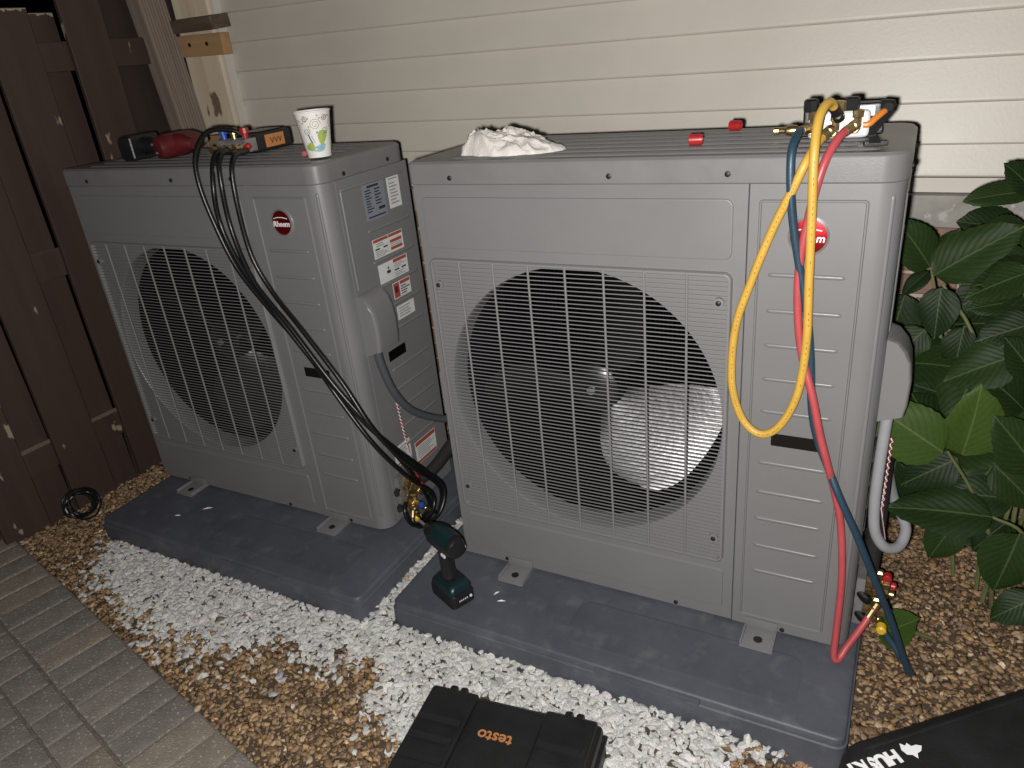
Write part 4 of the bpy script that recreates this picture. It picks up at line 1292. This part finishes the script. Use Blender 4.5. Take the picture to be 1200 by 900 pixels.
ob('lettering', text_mesh('lettering', 'testo', 0.036, testo_ink, 0.0004, 0, 0.0006), cs, (-0.010, 0.062, 0.0986), (0, 0, R(180)))

# ------------------------------------------------------------------ tool bag at the lower right
bg_o = thing('tool_bag', 'black tool bag with white upside-down lettering at the lower right edge of the gravel', 'tool bag', (0.977, -0.342, GZ + 0.004), (0, 0, R(42)))
b = MB()
def bring(o_, z):
    return [(x, y, z) for x, y in rr(-0.0 - o_, 0.56 + o_, -0.40 - o_, 0.0 + o_, 0.034, 6)]
b.loops([bring(-0.02, 0.0), bring(-0.004, 0.012), bring(0.0, 0.04), bring(-0.002, 0.12), bring(-0.004, 0.150), bring(-0.008, 0.166), bring(-0.018, 0.175), bring(-0.03, 0.178)], cap0=True)
o = b.build('bag_body', bag_m, bg_o, angle=60)
b = MB()
rings = []
for off, z in ((0.026, 0.1785), (0.0285, 0.181), (0.0315, 0.181), (0.034, 0.1785)):
    rings.append([(x, y, z) for x, y in rr(off, 0.56 - off, -0.40 + off, -off, 0.025, 6)])
b.loops(rings, cap1=False)
b.build('piping', bag_m, bg_o)
ob('lettering', text_mesh('lettering', 'HUSKY', 0.033, white_ink, 0.0004, 0.0, 0.0018, 0.95), bg_o, (0.040, -0.058, 0.1788), (0, 0, R(180)))
# sled-dog head emblem in front of the word: an abstract angular head
dog = [(-0.021, 0.0), (-0.013, 0.008), (-0.004, 0.010), (0.002, 0.019), (0.006, 0.010), (0.014, 0.007), (0.017, -0.004), (0.011, -0.016), (0.005, -0.009), (-0.001, -0.013), (-0.004, -0.005), (-0.013, -0.005)]
b = MB().add([(x, y, 0.0) for x, y in dog], [tuple(range(len(dog)))])
b.build('emblem', white_ink, bg_o, (0.118, -0.056, 0.1790), (0, 0, R(180)), smooth=False)

# ------------------------------------------------------------------ gravel
def pebble_cloud(name, pts, sizes, cols, base, mat, flat=False, nvar=14, jit=0.16):
    bv, bf = base
    nv, nf = len(bv), len(bf)
    N = len(pts)
    var = []
    for k in range(nvar):
        var.append(bv * (1 + rng.normal(0, jit, (nv, 1))) + rng.normal(0, jit * .3, (nv, 3)))
    var = np.array(var)
    which = rng.integers(0, nvar, N)
    ang = rng.uniform(0, 2 * np.pi, N)
    tilt = rng.normal(0, 0.35, (N, 2))
    V = var[which] * sizes[:, None, :]
    # tilt about x then y, then spin about z
    for ax, t in ((0, tilt[:, 0]), (1, tilt[:, 1])):
        c, s_ = np.cos(t)[:, None], np.sin(t)[:, None]
        if ax == 0:
            y, z = V[..., 1] * c - V[..., 2] * s_, V[..., 1] * s_ + V[..., 2] * c
            V = np.stack([V[..., 0], y, z], -1)
        else:
            x, z = V[..., 0] * c + V[..., 2] * s_, -V[..., 0] * s_ + V[..., 2] * c
            V = np.stack([x, V[..., 1], z], -1)
    c, s_ = np.cos(ang)[:, None], np.sin(ang)[:, None]
    V = np.stack([V[..., 0] * c - V[..., 1] * s_, V[..., 0] * s_ + V[..., 1] * c, V[..., 2]], -1)
    V = V + pts[:, None, :]
    F_ = (bf[None] + (np.arange(N) * nv)[:, None, None]).reshape(-1)
    me = bpy.data.meshes.new(name)
    me.vertices.add(N * nv)
    me.vertices.foreach_set('co', V.reshape(-1).astype(np.float32))
    me.loops.add(N * nf * 3)
    me.loops.foreach_set('vertex_index', F_.astype(np.int32))
    me.polygons.add(N * nf)
    me.polygons.foreach_set('loop_start', np.arange(0, N * nf * 3, 3, dtype=np.int32))
    me.polygons.foreach_set('use_smooth', np.full(N * nf, not flat))
    me.update(calc_edges=True)
    ca = me.color_attributes.new('Col', 'FLOAT_COLOR', 'POINT')
    cc = np.repeat(np.concatenate([cols, np.ones((N, 1))], 1), nv, 0)
    ca.data.foreach_set('color', cc.reshape(-1).astype(np.float32))
    me.materials.append(mat)
    return ob(name, me)

def base_sphere(sub):
    bm = bmesh.new()
    bmesh.ops.create_icosphere(bm, subdivisions=sub, radius=1.0)
    v = np.array([tuple(x.co) for x in bm.verts])
    f = np.array([[y.index for y in x.verts] for x in bm.faces])
    bm.free()
    return v, f
ico1, ico2 = base_sphere(1), base_sphere(2)

EDGE_DIR = np.array([math.cos(EA), math.sin(EA)])
EDGE_N = np.array([-math.sin(EA), math.cos(EA)])
def free_of_things(P):
    x, y = P[:, 0], P[:, 1]
    ok = ((P[:, :2] - np.array([E0.x, E0.y])) @ EDGE_N) > 0.004
    ok &= ~((x > -0.087) & (x < 1.008) & (y > -0.252) & (y < 0.48))
    ok &= ~((x > -1.234) & (x < -0.159) & (y > -0.281) & (y < 0.45))
    ok &= ~((x < -1.505 + 0.05 * y))
    ok &= y < 0.80
    return ok
bx_ = np.array([-1.35, -1.19, -1.05, -0.9, -0.83, -0.64, -0.50, -0.42, -0.36, -0.25, -0.15, -0.03, 0.06, 0.2, 0.6, 0.75, 0.84, 0.90])
by_ = np.array([-0.27, -0.35, -0.47, -0.52, -0.53, -0.55, -0.57, -0.55, -0.46, -0.47, -0.44, -0.44, -0.53, -0.6, -0.62, -0.45, -0.33, -0.25])
def white_amount(P):
    """distance inside (+) the white chip area"""
    x, y = P[:, 0], P[:, 1]
    low = np.interp(x, bx_, by_)
    wob = np.array([0.06 * mnoise.noise(Vector((a * 9, b_ * 9, 1))) + 0.045 * mnoise.noise(Vector((a * 25, b_ * 25, 6))) for a, b_ in zip(x, y)])
    d = (y - low) + wob
    d = np.where((x < -1.24) | (x > 0.90), -1, d)
    d = np.where((y > -0.2) & ~((x > -0.17) & (x < -0.07)), -1, d)
    return d
def jgrid(x0, x1, y0, y1, s):
    gx, gy = np.meshgrid(np.arange(x0, x1, s), np.arange(y0, y1, s * .92))
    gx = gx + (np.arange(gx.shape[0]) % 2)[:, None] * s * .5
    P = np.stack([gx.ravel(), gy.ravel()], 1)
    return P + rng.normal(0, s * .28, P.shape)

pal = np.array([(0.30, 0.205, 0.115), (0.22, 0.145, 0.08), (0.36, 0.26, 0.155), (0.17, 0.115, 0.07), (0.27, 0.19, 0.12), (0.44, 0.35, 0.24), (0.25, 0.17, 0.11), (0.33, 0.22, 0.11), (0.20, 0.15, 0.11), (0.55, 0.47, 0.36)])
pal = pal * np.array([0.99, 0.93, 0.88])
pw_ = np.array([.17, .17, .13, .15, .12, .05, .09, .06, .05, .01])
P = np.concatenate([jgrid(-1.62, 0.25, -0.80, 0.10, 0.0112), jgrid(0.25, 1.0, -0.95, -0.24, 0.0118), jgrid(1.0, 1.62, -0.6, 0.62, 0.0118), jgrid(-1.6, 1.9, 0.45, 0.8, 0.017), jgrid(1.62, 2.2, -0.8, 0.8, 0.018), jgrid(1.0, 1.62, 0.62, 0.8, 0.017), jgrid(-1.6, -1.23, 0.1, 0.45, 0.015), jgrid(1.0, 2.0, -1.3, -0.6, 0.018)])
P = P[free_of_things(P)]
wa = white_amount(P)
km = (wa < 0.06) | (rng.random(len(P)) < 0.05)
P, wa = P[km], wa[km]
N = len(P)
sz = np.clip(rng.lognormal(math.log(0.0058), 0.33, N), 0.003, 0.0095)
sizes = np.stack([sz * rng.uniform(.95, 1.55, N), sz * rng.uniform(.7, 1.05, N), sz * rng.uniform(.42, .75, N)], 1)
z = GZ - 0.006 + rng.uniform(-0.005, 0.007, N) + np.array([0.006 * mnoise.noise(Vector((a * 7, b_ * 7, 0))) for a, b_ in P])
cols = pal[rng.choice(len(pal), N, p=pw_ / pw_.sum())] * rng.uniform(.62, 1.38, (N, 1))
z = np.where((wa > 0.0) & (rng.random(N) < 0.35), z + 0.016, z)
tag(pebble_cloud('brown_gravel', np.concatenate([P, z[:, None]], 1), sizes, cols, ico2, peb_m, jit=0.2), 'brown pea gravel covering the ground around the pads', 'gravel', kind='stuff')

P = jgrid(-1.25, 0.95, -0.66, 0.45, 0.0135)
P = P[free_of_things(P)]
wa = white_amount(P)
keep = (wa > 0.035) | ((wa > -0.11) & (rng.random(len(P)) < np.clip(0.12 + (wa + 0.02) * 9, 0.07, 1)))
P = P[keep]
wa = wa[keep]
P2 = jgrid(-1.25, 0.95, -0.66, 0.45, 0.0145)
P2 = P2[free_of_things(P2)]
P2 = P2[white_amount(P2) > 0.05]
z1_ = GZ + 0.002 + rng.uniform(-0.003, 0.006, len(P)) + np.clip(wa, 0, 0.1) * 0.08
z2_ = GZ + 0.010 + rng.uniform(-0.002, 0.007, len(P2))
PP = np.concatenate([np.concatenate([P, z1_[:, None]], 1), np.concatenate([P2, z2_[:, None]], 1)])
N = len(PP)
sz = np.clip(rng.lognormal(math.log(0.0080), 0.27, N), 0.004, 0.0135)
sizes = np.stack([sz * rng.uniform(.95, 1.4, N), sz * rng.uniform(.65, 1.05, N), sz * rng.uniform(.38, .68, N)], 1)
cols = np.array([(0.55, 0.542, 0.525)]) * rng.uniform(.86, 1.1, (N, 1)) * rng.uniform(.97, 1.03, (N, 3))
tag(pebble_cloud('white_stone_chips', PP, sizes, np.clip(cols, 0, .85), ico1, chip_m, flat=True, jit=0.2), 'white marble chips strewn in front of and between the pads', 'gravel', kind='stuff')
# dry leaf bits on the stones
for i, (x, y) in enumerate(((0.28, -0.275), (-0.02, -0.31), (0.63, -0.272), (-0.62, -0.40), (0.83, -0.285), (-0.36, -0.47), (0.79, -0.30))):
    s = random.uniform(.008, .015)
    b = MB().add([(-s, 0, 0), (-s * .2, -s * .5, .004), (s, .002, .001), (s * .1, s * .5, .005), (0, 0, .001)], [(0, 1, 4), (1, 2, 4), (2, 3, 4), (3, 0, 4)])
    tag(b.build('dry_leaf', litter_m, None, (x, y, GZ + 0.022), (random.uniform(-.4, .4), 0, random.uniform(0, 6))), ['dry leaf bit on white stones close to the near pad front', 'dry leaf bit on white stones between the two pads', 'dry leaf bit on white stones right of the black case', 'dry leaf bit on white stones before the far pad', 'dry leaf bit near the right end of the white stones', 'dry leaf bit at the lower edge of the white stones', 'dry leaf bit beside the right-hand end of the white stones'][i], 'dry leaf', 'dry leaf bits on the stones')

# ------------------------------------------------------------------ hydrangea
bush = thing('hydrangea_bush', 'dark green large-leaved bush growing right of the near unit by the brick', 'bush', (1.22, 0.42, GZ))
def leaf_mesh(k, mt):
    """leaf from the origin along +x, length 1, face up +z"""
    nl, nw = 20, 8
    vs, fs, uvs = [], [], []
    asym = 0.06 * math.sin(k * 2.3)
    for i in range(nl + 1):
        t = i / nl
        half_ = 0.35 * (math.sin(math.pi * t ** 0.78) ** 0.62) * (1 - 0.15 * t * t)
        if t > 0.86:
            half_ *= 1 - 0.45 * ((t - 0.86) / 0.14) ** 0.7
        if i == nl:
            half_ = 0.004
        if i == 0:
            half_ = 0.012
        for j in range(-nw // 2, nw // 2 + 1):
            q = j / (nw / 2)
            ser = 1 + (0.035 if (i % 2 and abs(q) == 1) else 0)
            y = q * half_ * ser * (1 + asym * q)
            zc = 0.30 * abs(q) ** 1.5 * half_ - 0.26 * abs(q) ** 3 * half_ - 0.20 * t * t * (1 + .3 * math.sin(k)) + 0.03 * math.sin(7 * t + k) * q * abs(q)
            zc += 0.007 * math.cos(2 * math.pi * (t * 9 - abs(q) * 2.2)) * abs(q) * (1 - abs(q) * .4)
            vs.append((t, y, zc))
            uvs.append((0.5 + q * 0.5 * min(1, half_ / 0.22), t))
    c = nw + 1
    for i in range(nl):
        for j in range(nw):
            fs.append((i * c + j, (i + 1) * c + j, (i + 1) * c + j + 1, i * c + j + 1))
    me = bpy.data.meshes.new('leaf')
    me.from_pydata(vs, [], fs)
    ul = me.uv_layers.new(name='UVMap')
    for lp in me.loops:
        ul.data[lp.index].uv = uvs[lp.vertex_index]
    me.polygons.foreach_set('use_smooth', [True] * len(me.polygons))
    me.materials.append(mt)
    return me
lm = [leaf_mesh(k, leaf_m) for k in range(6)]
ly = [leaf_mesh(k + 9, leaf_y) for k in range(3)]
LEAVES = [((1.042, 0.42, 0.75), (0.985, 0.39, 0.848)), ((1.05, 0.36, 0.75), (1.163, 0.33, 0.857)), ((1.044, 0.5, 0.726), (1.07, 0.47, 0.808)), ((1.064, 0.3, 0.743), (1.062, 0.27, 0.654)), ((1.209, 0.3, 0.785), (1.116, 0.27, 0.749)), ((1.228, 0.4, 0.694), (1.133, 0.37, 0.686)), ((1.049, 0.38, 0.62), (0.989, 0.35, 0.548)), ((1.042, 0.5, 0.716), (0.996, 0.47, 0.678)), ((1.119, 0.34, 0.648), (1.11, 0.31, 0.553)), ((1.213, 0.28, 0.618), (1.105, 0.25, 0.573)), ((1.239, 0.32, 0.675), (1.151, 0.29, 0.645)), ((1.181, 0.3, 0.938), (1.089, 0.27, 0.936)), ((1.185, 0.3, 0.941), (1.146, 0.27, 0.99)), ((1.209, 0.45, 0.831), (1.138, 0.42, 0.848)), ((1.244, 0.25, 0.59), (1.199, 0.22, 0.661)), ((1.11, 0.2, 0.418), (0.99, 0.17, 0.512)), ((1.148, 0.24, 0.397), (1.163, 0.21, 0.543)), ((1.121, 0.36, 0.335), (1.059, 0.33, 0.468)), ((1.147, 0.3, 0.354), (1.055, 0.27, 0.288)), ((1.257, 0.28, 0.283), (1.147, 0.25, 0.3)), ((1.211, 0.26, 0.372), (1.294, 0.23, 0.313)), ((1.219, 0.2, 0.28), (1.045, 0.17, 0.297)), ((1.165, 0.28, 0.207), (1.128, 0.25, 0.115)), ((1.272, 0.2, 0.252), (1.25, 0.17, 0.122)), ((1.262, 0.3, 0.21), (1.205, 0.27, 0.15)), ((1.31, 0.12, 0.159), (1.243, 0.09, 0.112)), ((1.042, 0.14, -0.058), (1.097, 0.11, 0.031)), ((1.001, 0.55, 0.641), (0.983, 0.52, 0.518)), ((1.153, 0.45, 0.424), (1.052, 0.42, 0.468)), ((1.132, 0.4, 0.784), (1.209, 0.37, 0.796)), ((1.167, 0.45, 0.715), (1.104, 0.42, 0.652)), ((1.222, 0.35, 0.482), (1.274, 0.32, 0.381)), ((1.225, 0.42, 0.384), (1.159, 0.39, 0.486)), ((1.07, 0.45, 0.389), (0.999, 0.42, 0.462)), ((1.248, 0.5, 0.574), (1.17, 0.47, 0.65)), ((1.091, 0.5, 0.504), (1.032, 0.47, 0.397)), ((1.031, 0.4, 0.267), (1.019, 0.37, 0.133)), ((1.217, 0.45, 0.226), (1.137, 0.42, 0.153)), ((1.247, 0.3, 0.49), (1.18, 0.27, 0.573)), ((1.278, 0.22, 0.398), (1.209, 0.19, 0.501))]
YOUNG = {15, 16, 26}
B0 = Vector(bush.location)
def place_leaf(base, tip, me, nrm=None, wid=1.0):
    base, tip = Vector(base), Vector(tip)
    ax = tip - base
    L_ = ax.length
    ax.normalize()
    n_ = nrm or Vector((-0.05 + random.uniform(-.35, .35), -0.75 + random.uniform(-.2, .2), 0.75 + random.uniform(-.2, .2)))
    n_ = (n_ - ax * n_.dot(ax)).normalized()
    y_ = n_.cross(ax)
    mt = Matrix.Identity(4)
    for i in range(3):
        mt[i][0], mt[i][1], mt[i][2], mt[i][3] = ax[i] * L_, y_[i] * L_ * wid, n_[i] * L_, base[i] - B0[i]
    o = ob('leaf', me, bush)
    o.matrix_local = mt
    return o
for i, (a, c) in enumerate(LEAVES):
    a, c = Vector(a), Vector(c)
    # a leaf droops, so reach a little beyond its seen tip
    place_leaf(a, a + (c - a) * 1.12, ly[i % 3] if i in YOUNG else lm[i % 6], wid=(0.84 if i in (1, 2, 5, 7, 8) else 1.05) if i not in (11, 21) else 0.8)
stems = MB()
def stem(pts, r0, r1):
    P = spline([Vector(p) - B0 for p in pts], 5)
    n_ = len(P)
    MB().tube(P, [r0 + (r1 - r0) * k / (n_ - 1) for k in range(n_)], 7).build('stem', stem_m, bush)
nodes = [((1.20, 0.46, GZ), (1.14, 0.47, 0.3), (1.08, 0.45, 0.6), (1.046, 0.43, 0.74)), ((1.25, 0.42, GZ), (1.22, 0.38, 0.3), (1.15, 0.34, 0.6), (1.066, 0.32, 0.745)), ((1.3, 0.4, GZ), (1.27, 0.36, 0.4), (1.22, 0.32, 0.7), (1.185, 0.3, 0.94)), ((1.28, 0.36, GZ), (1.24, 0.3, 0.15), (1.18, 0.26, 0.3), (1.12, 0.22, 0.41)), ((1.36, 0.34, GZ), (1.33, 0.28, 0.1), (1.28, 0.22, 0.24), (1.22, 0.2, 0.28)), ((1.3, 0.45, GZ), (1.26, 0.42, 0.3), (1.2, 0.38, 0.5), (1.12, 0.35, 0.645)), ((1.38, 0.4, GZ), (1.36, 0.34, 0.4), (1.3, 0.3, 0.6), (1.24, 0.27, 0.6)), ((1.15, 0.2, GZ), (1.10, 0.17, -0.05), (1.042, 0.14, -0.052), (1.04, 0.139, -0.05))]
for nd in nodes:
    stem(nd, 0.0055, 0.003)
# the rest of the bush: leaves deeper in and beyond the right edge of the picture
for k in range(125):
    for _ in range(20):
        x = random.uniform(1.0, 1.75)
        y = random.uniform(0.34, 0.72) if x < 1.3 else random.uniform(0.1, 0.7)
        z_ = random.uniform(0.12, 0.86 if x > 1.2 else 0.70)
        if x < 1.06 and z_ < 0.3:
            continue
        if x < 1.17 and 0.58 < z_:
            continue
        break
    L_ = random.uniform(.10, .16)
    a = random.uniform(0, 6.28)
    d = Vector((math.cos(a), -abs(math.sin(a)) * .6, random.uniform(-.5, .35))).normalized() * L_
    place_leaf((x, y, z_), (x + d.x, y + d.y, z_ + d.z), random.choice(lm), wid=random.uniform(1.0, 1.2))
for k in range(10):
    x, y = random.uniform(1.15, 1.7), random.uniform(0.3, 0.62)
    stem([(x, y, GZ), (x + random.uniform(-.05, .05), y - .02, 0.25), (x + random.uniform(-.1, .06), y - .05, 0.5), (x + random.uniform(-.14, .08), y - .08, 0.75)], 0.0055, 0.003)
